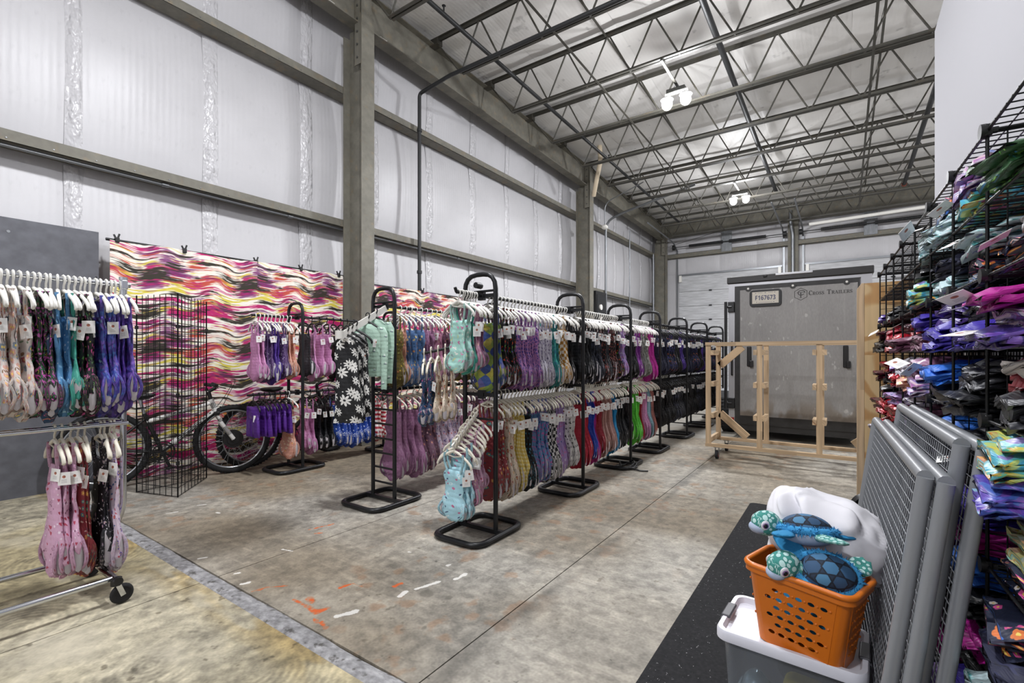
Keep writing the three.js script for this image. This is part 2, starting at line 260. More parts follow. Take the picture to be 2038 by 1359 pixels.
{
  const w = struct('wall_left', 'white vinyl insulated metal wall with vertical seams', 'wall');
  part('wall_core', span(WX - 0.35, WX - 0.06, 0, 7.4, ZB + 0.2, ZF - 0.3), M.drywall, w);
  const rows = [[0, 3.08], [3.08, 4.98], [4.98, 6.75]];
  let z = 5.9, k = 0; while (z > ZF) { const z1 = Math.max(z - 1.2, ZF); for (const [a, b] of rows) part('insulation_sheet', pillow(z, z1, a, b, (u, y, q) => [WX - 0.03 + q, y, u], 0.075, k * 3.7 + a), M.vinyl, w); if (k) for (const [a, b] of rows) part('seam_lap', pillow(z + 0.004, z - 0.15 - 0.03 * (k % 3), a + 0.01, b - 0.01, (u, y, q) => [WX - 0.018 + q, y, u], 0.062, k * 3.7 + a, 4, 8), M.vinylCrinkle, w); z = z1; k++; }
  const f = struct('wall_far', 'white insulated end wall above the overhead doors', 'wall');
  part('wall_core', [span(WX - 0.35, XR + 0.3, 4.3, 7.2, ZF - 0.06, ZF - 0.3), span(WX - 0.35, -5.15, 0, 4.3, ZF - 0.06, ZF - 0.3), span(-1.72, -1.06, 0, 4.3, ZF - 0.06, ZF - 0.3), span(2.4, XR + 0.3, 0, 4.3, ZF - 0.06, ZF - 0.3)], M.drywall, f);
  for (const [a, b] of [[4.3, 5.0], [5.0, 6.6]]) for (let x = WX; x < XR; x += 1.2) part('insulation_sheet', pillow(x, Math.min(XR, x + 1.2), a, b, (u, y, q) => [u, y, ZF - 0.03 + q], 0.045, x), M.vinyl, f);
  for (const [xa, xb] of [[WX, -5.15], [-1.72, -1.06], [2.4, XR]]) part('insulation_sheet', pillow(xa, xb, 0, 4.3, (u, y, q) => [u, y, ZF - 0.03 + q], 0.03, xa), M.vinyl, f);
  const rwall = struct('wall_right', 'white drywall side wall', 'wall'); part('wall_core', span(XR, XR + 0.25, 0, 7.2, ZB + 0.2, ZF - 0.3), M.drywall, rwall);
  const bwall = struct('wall_back', 'white drywall rear wall', 'wall'); part('wall_core', span(WX - 0.35, XR + 0.25, 0, 7.4, ZB + 0.02, ZB + 0.25), M.drywall, bwall);
  const p = struct('wall_partition', 'tall plain white drywall partition behind the wire cube shelves', 'wall');
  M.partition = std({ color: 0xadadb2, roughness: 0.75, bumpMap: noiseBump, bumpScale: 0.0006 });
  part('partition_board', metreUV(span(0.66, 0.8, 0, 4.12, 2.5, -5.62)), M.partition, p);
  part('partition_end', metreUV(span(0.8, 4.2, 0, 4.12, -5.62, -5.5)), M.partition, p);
  const ce = struct('ceiling', 'white vinyl insulation blanket stretched over the roof joists', 'ceiling');
  const cy = z => 6.60 + roofDrop(z);
  const deck = new THREE.BoxGeometry(13.8, 0.12, 25.2); deck.rotateX(-Math.atan(0.0225)); deck.translate(0.4, cy(-6.3) + 0.2, -6.3); part('roof_deck', deck, M.drywall, ce);
  for (let x = WX, k = 0; x < XR; x += 1.55, k++) part('insulation_sheet', (() => {
    const nu = 6, nv = 68, pos = [], uv = [], idx = []; const x1 = Math.min(XR, x + 1.55);
    for (let j = 0; j <= nv; j++) for (let i = 0; i <= nu; i++) { const s = i / nu, zz = lerp(6, ZF, j / nv), X = lerp(x, x1, s), ph = ((zz + 4.33) / 1.44); const sag = 0.035 * (0.5 - 0.5 * Math.cos(ph * Math.PI * 2)); pos.push(X, cy(zz) - sag + 0.018 * (fbm(X * 2 + k, zz * 2, 3) - 0.5) + (i === 0 || i === nu ? 0.014 : 0), zz); uv.push(X / 2.4, zz / 2.4); }
    for (let j = 0; j < nv; j++) for (let i = 0; i < nu; i++) { const a = j * (nu + 1) + i, b = a + 1, c = a + nu + 1, d = c + 1; idx.push(a, c, b, b, c, d); }
    const g = new THREE.BufferGeometry(); g.setAttribute('position', new THREE.Float32BufferAttribute(pos, 3)); g.setAttribute('uv', new THREE.Float32BufferAttribute(uv, 2)); g.setIndex(idx); g.computeVertexNormals(); return g;
  })(), M.roofVinyl, ce);
}

// ---------------------------------------------------------------- steel: columns, girts, eave beam, joists
const COLZ = [2.87, -4.325, -11.53, -18.0];
COLZ.forEach((cz, i) => {
  const o = struct('steel_column', ['grey-brown wide-flange steel column behind the camera side wall', 'grey-brown steel column between the two printed backdrops', 'grey-brown steel column with a bent white pipe near its top', 'grey-brown steel column in the far corner'][i], 'column');
  const top = 5.9 + roofDrop(cz), w = 0.217;
  part('inner_flange', metreUV(span(-5.475, -5.46, 0, top + 0.1, cz - w / 2, cz + w / 2)), M.steel, o);
  part('outer_flange', metreUV(span(-5.87, -5.855, 0, top - 0.1, cz - w / 2, cz + w / 2)), M.steel, o);
  part('web', metreUV(span(-5.855, -5.475, 0, top, cz - 0.006, cz + 0.006)), M.steel, o);
  part('base_plate', span(-5.9, -5.43, 0, 0.02, cz - 0.125, cz + 0.125), M.steel, o);
  part('splice_plate', span(-5.6, -5.5, top - 0.62, top + 0.5, cz + 0.01, cz + 0.03), M.steel, o);
  part('gusset_angle', [span(-5.62, -5.49, top - 0.6, top + 0.55, cz + 0.09, cz + 0.1), span(-5.5, -5.47, top + 0.1, top + 0.55, cz - 0.07, cz + 0.1)], M.steel, o);
  const bolts = []; for (let k = 0; k < 6; k++) for (const zz of [0.105]) bolts.push(rod([-5.555, top - 0.5 + k * 0.18, cz + zz - 0.005], [-5.555, top - 0.5 + k * 0.18, cz + zz + 0.012], 0.014, 6));
  part('bolt_row', bolts, M.steelDark, o);
});
function girt(name, label, a, b, axis, y, depth0, depth1) { // horizontal Z section: tall lip to the room, web below it
  const o = struct(name, label, 'girt'), s = [];
  if (axis === 'z') { s.push(span(depth1 - 0.006, depth1, y, y + 0.105, a, b), span(depth0, depth1, y, y + 0.006, a, b), span(depth0, depth0 + 0.006, y, y + 0.09, a, b)); }
  else { s.push(span(a, b, y, y + 0.11, depth1 - 0.006, depth1), span(a, b, y, y + 0.006, depth0, depth1), span(a, b, y, y + 0.09, depth0, depth0 + 0.006)); }
  part('channel', metreUV(merge(s)), M.steel, o);
  return o;
}
const bays = [[2.87, -4.325], [-4.325, -11.53], [-11.53, -18.0]];
bays.forEach(([a, b], i) => GIRT_Y.slice(1).forEach((y, k) => {
  const bay = ['in the bay over the chrome rolling rack', 'in the bay between the two nearer columns', 'in the bay by the far corner'][i];
  const o = girt('wall_girt', (k ? 'upper' : 'lower') + ' grey-brown steel wall girt ' + bay, a + 0.0, b + 0.0, 'z', y, -6.1, -5.88);
  const rivets = []; for (let z = a - 0.15; z > b; z -= 0.3) rivets.push(rod([-5.89, y + 0.03, z], [-5.874, y + 0.03, z], 0.006, 5)); part('screw_row', rivets, M.galv, o);
  if (!k) { // conduit strapped below the web
    const c = struct('electrical_conduit', 'thin galvanised conduit strapped under the lower girt ' + bay, 'conduit');
    part('conduit_tube', rod([-5.93, y - 0.022, a - 0.02], [-5.93, y - 0.022, b + 0.02], 0.016, 8), M.galv, c);
    for (const z of [a - 2.4, a - 4.9, b + 0.9]) part('coupling', rod([-5.93, y - 0.022, z], [-5.93, y - 0.022, z - 0.06], 0.023, 8), M.galv, c);
  }
}));
{
  const g = struct('wall_girt', 'grey-brown steel girt across the far wall above both overhead doors', 'girt');
  part('channel', metreUV(merge([span(-5.9, XR, 4.9, 5.06, ZF + 0.16, ZF + 0.17), span(-5.9, XR, 4.9, 4.91, ZF, ZF + 0.17), span(-5.9, XR, 5.05, 5.06, ZF, ZF + 0.17)])), M.steel, g);
  const b = struct('eave_beam', 'deep grey-brown steel eave girder running above the left wall columns', 'beam');
  const L0 = 5.9, L1 = ZF + 0.02, len = L0 - L1, mid = (L0 + L1) / 2, y0 = 5.86 + roofDrop(mid) + 0.03;
  const prep = g => { g.rotateX(-Math.atan(0.0225)); g.translate(-5.64, y0, mid); return metreUV(g); };
  part('bottom_flange', prep(box(0.2, 0.016, len, 0, 0, 0)), M.steel, b);
  part('beam_web', prep(box(0.012, 0.52, len, 0, 0.26, 0)), M.steel, b);
  part('top_flange', prep(box(0.2, 0.016, len, 0, 0.52, 0)), M.steel, b);
  const tag = (z, i) => { const y = 5.86 + roofDrop(z) + 0.09; part('inspection_label', box(0.002, 0.06, 0.13, -5.632, y, z), M.label, b, 'small white paper label'); };
  M.label = std({ map: canvasTex(128, 64, (c, w, h) => { c.fillStyle = '#efefec'; c.fillRect(0, 0, w, h); c.fillStyle = '#333'; for (let i = 0; i < 4; i++) c.fillRect(10, 10 + i * 12, 60 + (i * 29) % 50, 4); c.fillRect(90, 14, 22, 30); }), roughness: 0.6 });
  tag(-3.85, 0); tag(-4.75, 1);
  const fb = struct('frame_beam', 'dark steel roof girder across the building at the far end', 'beam');
  part('beam_web', metreUV(span(-5.6, XR, 5.68, 6.2, ZF + 0.3, ZF + 0.312)), M.steel, fb); part('bottom_flange', span(-5.6, XR, 5.67, 5.685, ZF + 0.21, ZF + 0.4), M.steel, fb); part('top_flange', span(-5.6, XR, 6.19, 6.205, ZF + 0.21, ZF + 0.4), M.steel, fb);
}
// open-web bar joists
const JZ = []; for (let k = -6; k < 10; k++) JZ.push(-4.33 - 1.44 * k);
JZ.forEach((jz, i) => {
  const d = roofDrop(jz), yT = 6.5 + d, yB = 5.77 + d, x0 = -5.62, x1 = XR - 0.02, bx0 = -5.0;
  const o = struct('bar_joist', i < 6 ? 'open-web steel roof joist above the camera end of the hall' : `open-web steel roof joist, number ${i - 5} counting away from the nearest column`, 'joist');
  const chord = (xa, xb, y, s) => { const q = 0.05; return metreUV(merge([span(xa, xb, y, y + s * q, jz - 0.011, jz - 0.016), span(xa, xb, y, y + s * q, jz + 0.011, jz + 0.016), span(xa, xb, y - 0.0025, y + 0.0025, jz - 0.056, jz - 0.011), span(xa, xb, y - 0.0025, y + 0.0025, jz + 0.056, jz + 0.011)])); };
  part('top_chord', chord(x0, x1, yT, -1), M.joist, o); part('bottom_chord', chord(bx0, x1, yB, 1), M.joist, o);
  part('joist_seat', metreUV(merge([span(x0 - 0.1, x0 + 0.16, yT - 0.11, yT, jz - 0.06, jz + 0.06)])), M.joist, o);
  let x = bx0, up = true; const h = 0.375; part('web_rod', rod([x0 + 0.1, yT - 0.06, jz], [bx0, yB, jz], 0.0145, 6), M.joist, o);
  while (x + h < x1) { part('web_rod', up ? rod([x, yB, jz], [x + h, yT, jz], 0.0145, 6) : rod([x, yT, jz], [x + h, yB, jz], 0.0145, 6), M.joist, o); x += h; up = !up; }
});
// bridging angles tying the joists together
[[-3.3, 0], [0.35, 1], [3.4, 0]].forEach(([x, cross], i) => {
  const o = struct('joist_bridging', ['thin steel bridging angle under the joists on the lamp side', 'thin steel bridging angles with uprights mid span', 'thin steel bridging angle toward the partition'][i], 'bridging');
  const s = (y, xx) => { const a = JZ[0], b = JZ[JZ.length - 1]; return bar([xx, y + roofDrop(a), a], [xx, y + roofDrop(b), b], 0.035, 0.006); };
  part('bottom_angle', s(5.765, x), M.joist, o); part('top_angle', s(6.46, x + 0.15), M.joist, o);
  if (cross) for (const jz of JZ) part('cross_strut', bar([x, 5.77 + roofDrop(jz), jz], [x + 0.15, 6.46 + roofDrop(jz), jz], 0.03, 0.006), M.joist, o);
});
// ---------------------------------------------------------------- lamps
M.reflector = std({ color: 0xd8d8d8, roughness: 0.4, side: THREE.DoubleSide });
M.bulb = std({ color: 0xffffff, emissive: 0xffffff, emissiveIntensity: 14, roughness: 0.4 });
LAMP_SPOTS.forEach(([x, z], i) => {
  const y = 5.5 + roofDrop(z) * 0.6;
  const o = thing('high_bay_lamp', ['glowing twin-bulb ceiling lamp hanging farthest away near the overhead doors', 'glowing twin-bulb ceiling lamp hanging over the middle of the clothes racks', 'twin-bulb ceiling lamp above the first clothes rack', 'twin-bulb ceiling lamp behind the camera', 'added unseen twin-bulb fill lamp far beyond the partition', 'added unseen twin-bulb fill lamp beyond the end of the partition', 'added unseen twin-bulb fill lamp above the partition room', 'added unseen twin-bulb fill lamp at the rear beyond the partition'][i], 'ceiling lamp', [x, y, z]);
  const yj = 5.762 + roofDrop(z) - y; part('mounting_strut', box(0.04, 0.02, 1.56, 0, yj, 0), M.joist, o);
  part('hanger_rod', [rod([-0.1, 0.12, 0], [0, yj, 0], 0.005, 6), rod([0.1, 0.12, 0], [0, yj, 0], 0.005, 6)], M.galv, o);
  part('driver_box', rbox(0.3, 0.07, 0.12, 0.012, 0, 0.12, 0), M.steelDark, o);
  for (const s of [-1, 1]) part('reflector_cap', (() => { const g = new THREE.CylinderGeometry(0.045, 0.1, 0.05, 18, 1, true); g.translate(s * 0.15, 0.035, 0); return g; })(), M.reflector, o);
  for (const s of [-1, 1]) {
    const b = part('bulb', (() => { const g = new THREE.SphereGeometry(0.085, 16, 12); g.scale(1, 1.15, 1); g.translate(s * 0.15, -0.06, 0); return g; })(), M.bulb, o, 'white glowing bulb');
    part('bulb_socket', rod([s * 0.15, 0.02, 0], [s * 0.15, 0.1, 0], 0.035, 10), M.whitePlastic, o);
    const l = new THREE.PointLight(LAMP_COLOUR, LAMP_ROUND, 0, 2); l.position.set(s * 0.15, -0.06, 0); l.castShadow = true; l.shadow.radius = 4.5; l.shadow.mapSize.set(512, 512); l.name = 'bulb_light'; o.add(l);
    // the reflector throws most of the light downward
    const d = new THREE.SpotLight(LAMP_COLOUR, LAMP_DOWN, 0, 1.48, 0.45, 2); d.position.set(s * 0.15, -0.07, 0); d.target.position.set(s * 0.15, -3, 0); d.castShadow = true; d.shadow.radius = 4.5; d.shadow.mapSize.set(512, 512); d.name = 'down_light'; o.add(d, d.target);
  }
});
// ---------------------------------------------------------------- overhead doors
M.doorPanel = std({ color: 0xdadbdd, roughness: 0.45, map: grainTex });
M.spring = std({ color: 0x232425, roughness: 0.55, metalness: 0.3 });
[[-5.15, -1.72], [-1.06, 2.4]].forEach(([x0, x1], i) => {
  const o = struct('door_' + (i + 1), i ? 'white sectional overhead door mostly behind the trailer' : 'white sectional overhead door at the left of the far wall', 'overhead door');
  const H = [0, 0.52, 1.03, 1.54, 2.05, 2.56, 3.08, 3.63, 4.27];
  for (let k = 0; k < 8; k++) {
    const a = H[k] + 0.004, b = H[k + 1] - 0.004; const g = [rbox(x1 - x0, b - a, 0.045, 0.008, (x0 + x1) / 2, (a + b) / 2, ZF - 0.02)];
    for (let r = 1; r < 4; r++) g.push(span(x0 + 0.02, x1 - 0.02, a + (b - a) * r / 4 - 0.006, a + (b - a) * r / 4 + 0.006, ZF, ZF + 0.0055));
    const s = part('door_section', g, M.doorPanel, o);
    if (k > 0) for (const f of [0.33, 0.66]) part('hinge', box(0.1, 0.05, 0.02, lerp(x0, x1, f), H[k], ZF + 0.012), M.spring, s);
  }
  part('top_strut', span(x0, x1, 4.225, 4.29, ZF + 0.003, ZF + 0.045), M.galv, o);
  const t = struct('door_track', (i ? 'galvanised lift tracks of the overhead door behind the trailer' : 'galvanised lift tracks of the overhead door at the far corner'), 'door track');
  for (const [x, s] of [[x0 - 0.05, 1], [x1 + 0.05, -1]]) {
    part('vertical_track', [span(x - 0.03, x + 0.03, 0, 5.2, ZF + 0.04, ZF + 0.05), span(x + s * 0.026, x + s * 0.03, 0, 5.2, ZF + 0.05, ZF + 0.09)], M.galv, t);
    part('sloped_track', bentTube([[x, 5.2, ZF + 0.07], [x, 5.42, ZF + 0.5], [x, 5.52, ZF + 3.4]], 0.025, 0.3, 6), M.galv, t);
    part('roller_bracket', box(0.09, 0.24, 0.06, x + s * 0.12, 4.12, ZF + 0.05), M.whitePlastic, t);
  }
  const sp = struct('torsion_spring', i ? 'black torsion springs on a shaft above the door behind the trailer' : 'black torsion springs on a shaft above the far corner door', 'spring');
  const y = 5.28, z = ZF + 0.3, xm = (x0 + x1) / 2;
  part('shaft', rod([x0 - 0.1, y, z], [x1 + 0.1, y, z], 0.014, 8), M.spring, sp);
  for (const [a, b] of [[x0 + 0.45, xm - 0.1], [xm + 0.1, x1 - 0.45]]) { const g = []; const n = 40; for (let k = 0; k < n; k++) { const xa = lerp(a, b, k / n), xb = lerp(a, b, (k + 0.8) / n); g.push(rod([xa, y, z], [xb, y, z], 0.05, 8)); } part('coil', g, M.spring, sp); }
  part('centre_bracket', span(xm - 0.17, xm + 0.17, 4.95, 6.0, ZF + 0.17, ZF + 0.2), M.galv, sp);
  for (const x of [x0 - 0.1, x1 + 0.1]) part('cable_drum', rod([x - 0.05, y, z], [x + 0.05, y, z], 0.09, 12), M.spring, sp);
});
{
  const o = struct('door_post', 'grey-brown steel post between the two overhead doors', 'post');
  part('post_shaft', metreUV(span(-1.54, -1.24, 0, 6.1, ZF + 0.02, ZF + 0.2)), M.steel, o);
  const d = struct('downpipe', 'pale grey pipe running up the post between the overhead doors', 'pipe');
  part('pipe_run', bentTube([[-1.39, 0, ZF + 0.28], [-1.39, 5.2, ZF + 0.28], [-1.45, 5.6, ZF + 0.4], [-1.45, 6.0, ZF + 0.4]], 0.05, 0.15, 10), M.galv, d);
}
// ---------------------------------------------------------------- pipes
const pipe = (name, label, pts, r, mat, corner = 0.1, cat = 'pipe') => { const o = struct(name, label, cat); part('pipe_run', bentTube(pts, r, corner, 10), mat, o); return o; };
const alongRoof = (x, y, za, zb) => [[x, y + roofDrop(za), za], [x, y + roofDrop(zb), zb]];
{
  let o = pipe('sprinkler_main', 'black sprinkler pipe running along the roof near the left wall', alongRoof(-4.75, 6.2, 2, -17.1), 0.034, M.pipeBlack);
  for (const z of [-5.1, -8.0, -11.0, -14]) { part('sprinkler_head', [rod([-4.75, 6.2 + roofDrop(z), z], [-4.75, 6.32 + roofDrop(z), z], 0.012, 6), rod([-4.75, 6.32 + roofDrop(z), z], [-4.75, 6.325 + roofDrop(z), z], 0.03, 8)], M.pipeBlack, o); }
  o = pipe('sprinkler_main', 'black sprinkler pipe running along the roof beside the hanging lamps', alongRoof(-1.6, 6.2, 2, -15.7), 0.045, M.pipeBlack);
  o = pipe('sprinkler_main', 'black sprinkler pipe running along the roof toward the partition', alongRoof(1.33, 6.15, 2, -16.6), 0.045, M.pipeBlack);
  part('end_cap', rod([1.33, 6.15 + roofDrop(-16.6), -16.6], [1.33, 6.15 + roofDrop(-16.6), -16.68], 0.06, 10), std({ color: 0x7a3a28, roughness: 0.6 }), o);
  o = pipe('sprinkler_branch', 'black pipe dropping down the left wall and turning under a joist', [[-5.78, 0.02, -5.62], [-5.78, 5.58, -5.62], [-5.1, 5.66, -5.62], [6.5, 5.66, -5.62]], 0.03, M.pipeBlack, 0.06);
  for (const y of [2.6, 4.95]) part('pipe_clamp', rod([-5.78, y, -5.62], [-5.78, y + 0.05, -5.62], 0.042, 8), M.pipeBlack, o);
  pipe('vent_pipe', 'cream elbow pipe rising beside the second column', [[-5.3, 5.35, -11.3], [-5.05, 5.75, -11.0], [-4.95, 6.05, -10.95], [-4.95, 6.5, -10.9]], 0.055, M.pvc, 0.1);
  pipe('electrical_conduit', 'bent galvanised conduit down the wall beyond the second column', [[-3.2, 5.72, -13.0], [-5.4, 5.35, -13.2], [-5.82, 5.2, -13.25], [-5.82, 1.0, -13.25]], 0.035, M.galv, 0.3, 'conduit');
  pipe('electrical_conduit', 'thin vertical conduit on the wall before the far corner', [[-5.83, 5.4, -15.2], [-5.83, 1.0, -15.2]], 0.02, M.galv, 0.1, 'conduit');
  pipe('electrical_conduit', 'galvanised conduit on the wall right beside the far corner column', [[-5.83, 5.0, -17.6], [-5.83, 0.3, -17.6]], 0.035, M.galv, 0.1, 'conduit');
  pipe('tube_heater_pipe', 'long white pipe hanging under the far roof girder', [[-0.9, 5.35, -17.6], [XR - 0.1, 5.5, -17.6]], 0.05, M.whitePlastic);
  pipe('cross_brace_rod', 'thin diagonal brace rod under the far joists', [[-5.4, 5.35, -18.2], [-2.6, 5.62, -17.3]], 0.01, M.steelDark);
  const pl = struct('pull_fixture', 'small white ceiling device hanging on a bent conduit past the second column', 'device');
  part('conduit_tube', bentTube([[-4.2, 5.66, -11.9], [-5.3, 5.35, -12.0], [-5.3, 4.75, -12.0]], 0.015, 0.2, 6), M.galv, pl);
  part('dome', (() => { const g = new THREE.SphereGeometry(0.09, 12, 8); g.scale(1, 0.75, 1); g.translate(-5.3, 4.7, -12.0); return g; })(), M.whitePlastic, pl);
  // electrical panel by the second column
  const e = thing('electrical_cabinet', 'black metal electrical cabinet on the wall behind the second column', 'electrical cabinet', [-5.82, 0, -12.6]);
  part('housing', rbox(0.3, 2.4, 0.7, 0.01, 0, 1.85, 0), M.blackPlastic, e); part('panel_door', rbox(0.02, 2.2, 0.6, 0.008, 0.155, 1.85, 0), M.black, e);
  for (const y of [2.6, 2.3, 1.9]) part('meter', rod([0.16, y, 0.1], [0.2, y, 0.1], 0.08, 12), M.whitePlastic, e);
  for (const q of [-0.22, 0.22]) part('support_leg', span(-0.1, 0.1, 0, 0.66, q - 0.025, q + 0.025), M.black, e);
}
// ---------------------------------------------------------------- printed cloth
// motif prints, drawn so that they tile; px of a 256 canvas stand for 0.22 m of cloth
function wrapDraw(c, w, h, x, y, r, f) { for (const dx of [-w, 0, w]) for (const dy of [-h, 0, h]) if (x + dx > -r && x + dx < w + r && y + dy > -r && y + dy < h + r) { c.save(); c.translate(x + dx, y + dy); f(c); c.restore(); } }
const motif = {
  dot: (c, r) => { c.beginPath(); c.arc(0, 0, r, 0, 7); c.fill(); },
  oval: (c, r) => { c.beginPath(); c.ellipse(0, 0, r, r * 0.55, 0, 0, 7); c.fill(); },
  ring: (c, r) => { c.lineWidth = r * 0.35; c.beginPath(); c.arc(0, 0, r * 0.8, 0, 7); c.stroke(); },
  blob: (c, r) => { c.beginPath(); for (let k = 0; k < 9; k++) { const a = k / 9 * 6.283, q = r * (0.6 + 0.4 * Math.sin(k * 2.3)); c.lineTo(Math.cos(a) * q, Math.sin(a) * q); } c.closePath(); c.fill(); },
  petal: (c, r) => { for (let k = 0; k < 8; k++) { c.save(); c.rotate(k * Math.PI / 4); c.beginPath(); c.ellipse(r * 0.58, 0, r * 0.42, r * 0.17, 0, 0, 7); c.fill(); c.restore(); } },
  flower: (c, r) => { for (let k = 0; k < 5; k++) { c.save(); c.rotate(k * 1.2566); c.beginPath(); c.arc(r * 0.5, 0, r * 0.42, 0, 7); c.fill(); c.restore(); } const f = c.fillStyle; c.fillStyle = '#f5d76a'; c.beginPath(); c.arc(0, 0, r * 0.28, 0, 7); c.fill(); c.fillStyle = f; },
  star: (c, r) => { c.beginPath(); for (let k = 0; k < 10; k++) { const q = k % 2 ? r * 0.42 : r, a = k * 0.6283; c.lineTo(Math.cos(a) * q, Math.sin(a) * q); } c.closePath(); c.fill(); },
  heart: (c, r) => { c.beginPath(); c.moveTo(0, r * 0.8); c.bezierCurveTo(-r * 1.4, -r * 0.2, -r * 0.6, -r, 0, -r * 0.35); c.bezierCurveTo(r * 0.6, -r, r * 1.4, -r * 0.2, 0, r * 0.8); c.fill(); },
  sail: (c, r) => { c.beginPath(); c.moveTo(0, -r); c.lineTo(0, r * 0.3); c.lineTo(-r * 0.8, r * 0.3); c.closePath(); c.fill(); const f = c.fillStyle; c.fillStyle = '#44506a'; c.beginPath(); c.moveTo(-r, r * 0.42); c.lineTo(r * 0.8, r * 0.42); c.lineTo(r * 0.4, r * 0.75); c.lineTo(-r * 0.6, r * 0.75); c.fill(); c.fillStyle = f; },
  stroke: (c, r) => { c.lineWidth = r * 0.4; c.lineCap = 'round'; c.beginPath(); c.moveTo(-r, 0); c.quadraticCurveTo(0, -r * 0.9, r, 0.2 * r); c.stroke(); },
  swirl: (c, r) => { c.beginPath(); c.arc(0, 0, r, 0, 7); const f = c.fillStyle; c.fillStyle = '#fff'; c.fill(); c.fillStyle = f; for (let k = 0; k < 5; k++) { c.save(); c.rotate(k * 1.2566); c.beginPath(); c.moveTo(0, 0); c.quadraticCurveTo(r * 0.6, r * 0.1, r, 0.4 * r); c.lineTo(r * 0.9, -0.1 * r); c.closePath(); c.fill(); c.restore(); } },
  spots: (c, r) => { c.lineWidth = r * 0.38; for (let k = 0; k < 3; k++) { c.beginPath(); c.arc(0, 0, r * 0.75, k * 2.1, k * 2.1 + 1.3); c.stroke(); } },
};
let printSeed = 900;
function print(base, list, extra) {
  const r = rng(printSeed++);
  return canvasTex(256, 256, (c, w, h) => {
    c.fillStyle = base; c.fillRect(0, 0, w, h);
    if (extra) extra(c, w, h, r); const placed = [];
    for (const [kind, cols, n, size] of list) for (let k = 0; k < n; k++) {
      let x = r() * w, y = r() * h; const a = r() * 6.28, s = size * (0.75 + 0.5 * r()), col = cols[Math.floor(r() * cols.length)];
      for (let q = 0; q < 14 && placed.some(p => Math.hypot(Math.min(Math.abs(p[0] - x), w - Math.abs(p[0] - x)), Math.min(Math.abs(p[1] - y), h - Math.abs(p[1] - y))) < (p[2] + s) * 0.92); q++) { x = r() * w; y = r() * h; } placed.push([x, y, s]);
      wrapDraw(c, w, h, x, y, s * 1.5, q => { q.rotate(kind === 'sail' || kind === 'heart' ? (a - 3.1) * 0.06 : a); q.fillStyle = col; q.strokeStyle = col; motif[kind](q, s); });
    }
  });
}
const checks = (a, b, n) => (c, w, h) => { const s = w / n; for (let i = 0; i < n; i++) for (let j = 0; j < n; j++) { c.fillStyle = (i + j) % 2 ? a : b; c.fillRect(i * s, j * s, s + 1, s + 1); } };
const marble = (cols, n = 90) => (c, w, h, r) => { for (let k = 0; k < n; k++) { const x = r() * w, y = r() * h, s = 12 + 30 * r(), col = cols[Math.floor(r() * cols.length)], a = r() * 6.28; wrapDraw(c, w, h, x, y, s * 2, q => { q.rotate(a); q.globalAlpha = 0.6; q.fillStyle = col; q.beginPath(); q.ellipse(0, 0, s, s * (0.2 + 0.4 * ((x * 7) % 1)), 0, 0, 7); q.fill(); q.globalAlpha = 1; }); } };
const stripes = (cols, n) => (c, w, h) => { for (let k = 0; k < n; k++) { c.fillStyle = cols[k % cols.length]; c.fillRect(0, k * h / n, w, h / n + 1); } };
const gingham = (a, b) => (c, w, h) => { c.globalAlpha = 0.45; c.fillStyle = a; for (let k = 0; k < 8; k++) { c.fillRect(k * 32, 0, 16, h); c.fillRect(0, k * 32, w, 16); } c.globalAlpha = 1; };
const argyle = (cols) => (c, w, h) => { for (let i = 0; i < 5; i++) for (let j = 0; j < 5; j++) { c.fillStyle = cols[(i * 2 + j * 3) % cols.length]; c.beginPath(); const x = i * 64, y = j * 64; c.moveTo(x, y - 32); c.lineTo(x + 32, y); c.lineTo(x, y + 32); c.lineTo(x - 32, y); c.fill(); c.fillStyle = cols[(i + j * 2 + 1) % cols.length]; c.beginPath(); c.moveTo(x + 32, y); c.lineTo(x + 64, y + 32); c.lineTo(x + 32, y + 64); c.lineTo(x, y + 32); c.fill(); } };
const clothBump = dataTex(256, 256, (u, v, c) => { c[0] = c[1] = c[2] = 255 * (0.55 * fbm(u * 6, v * 3, 4, 3) + 0.45 * fbm(u * 20 + 1, v * 7, 3, 1)); }, false);
const C = {}; // name -> [material, words]
function cloth(key, words, tex, o = {}) { C[key] = { mat: std({ map: tex, roughness: o.rough ?? 0.55, metalness: o.metal ?? 0, bumpMap: clothBump, bumpScale: o.bump ?? 0.01, side: THREE.DoubleSide }), words }; }
const plain = (key, words, col, o) => { C[key] = { mat: std({ color: col, roughness: o?.rough ?? 0.55, metalness: o?.metal ?? 0, bumpMap: clothBump, bumpScale: o?.bump ?? 0.012, side: THREE.DoubleSide }), words }; };
cloth('candy', 'mint candy-swirl', print('#a9d3c8', [['swirl', ['#b8443f'], 9, 22], ['dot', ['#e8e8e0'], 14, 5]]));
cloth('floralWhite', 'off-white floral', print('#d9cfc9', [['flower', ['#b96a72', '#d9a89b', '#8a97a8'], 16, 20], ['oval', ['#7d8f74', '#8d6a4f'], 20, 9]]));
cloth('tigerPink', 'magenta jungle-print', print('#1f2a20', [['stroke', ['#b0449a', '#c25fae', '#b0449a'], 34, 24], ['stroke', ['#2f7a4b', '#206039'], 22, 18], ['stroke', ['#d2cf59'], 14, 9]]));
cloth('blueShine', 'light blue snow print', print('#5b93c4', [['blob', ['#86b9dd', '#3f78ad', '#a9d0e8'], 30, 20], ['star', ['#e4eef4'], 12, 8]]), { rough: 0.38 });
cloth('tealPatch', 'teal colour-block', print('#3f9c8c', [['blob', ['#2b3c55', '#c9a2a6', '#59b8a3'], 16, 30]]));
cloth('blackFruit', 'black fruit-print', print('#191a1d', [['heart', ['#d55a9c', '#e279ab'], 9, 20], ['blob', ['#4fae56', '#71c05d'], 10, 15], ['star', ['#cfd14f'], 8, 7]]));
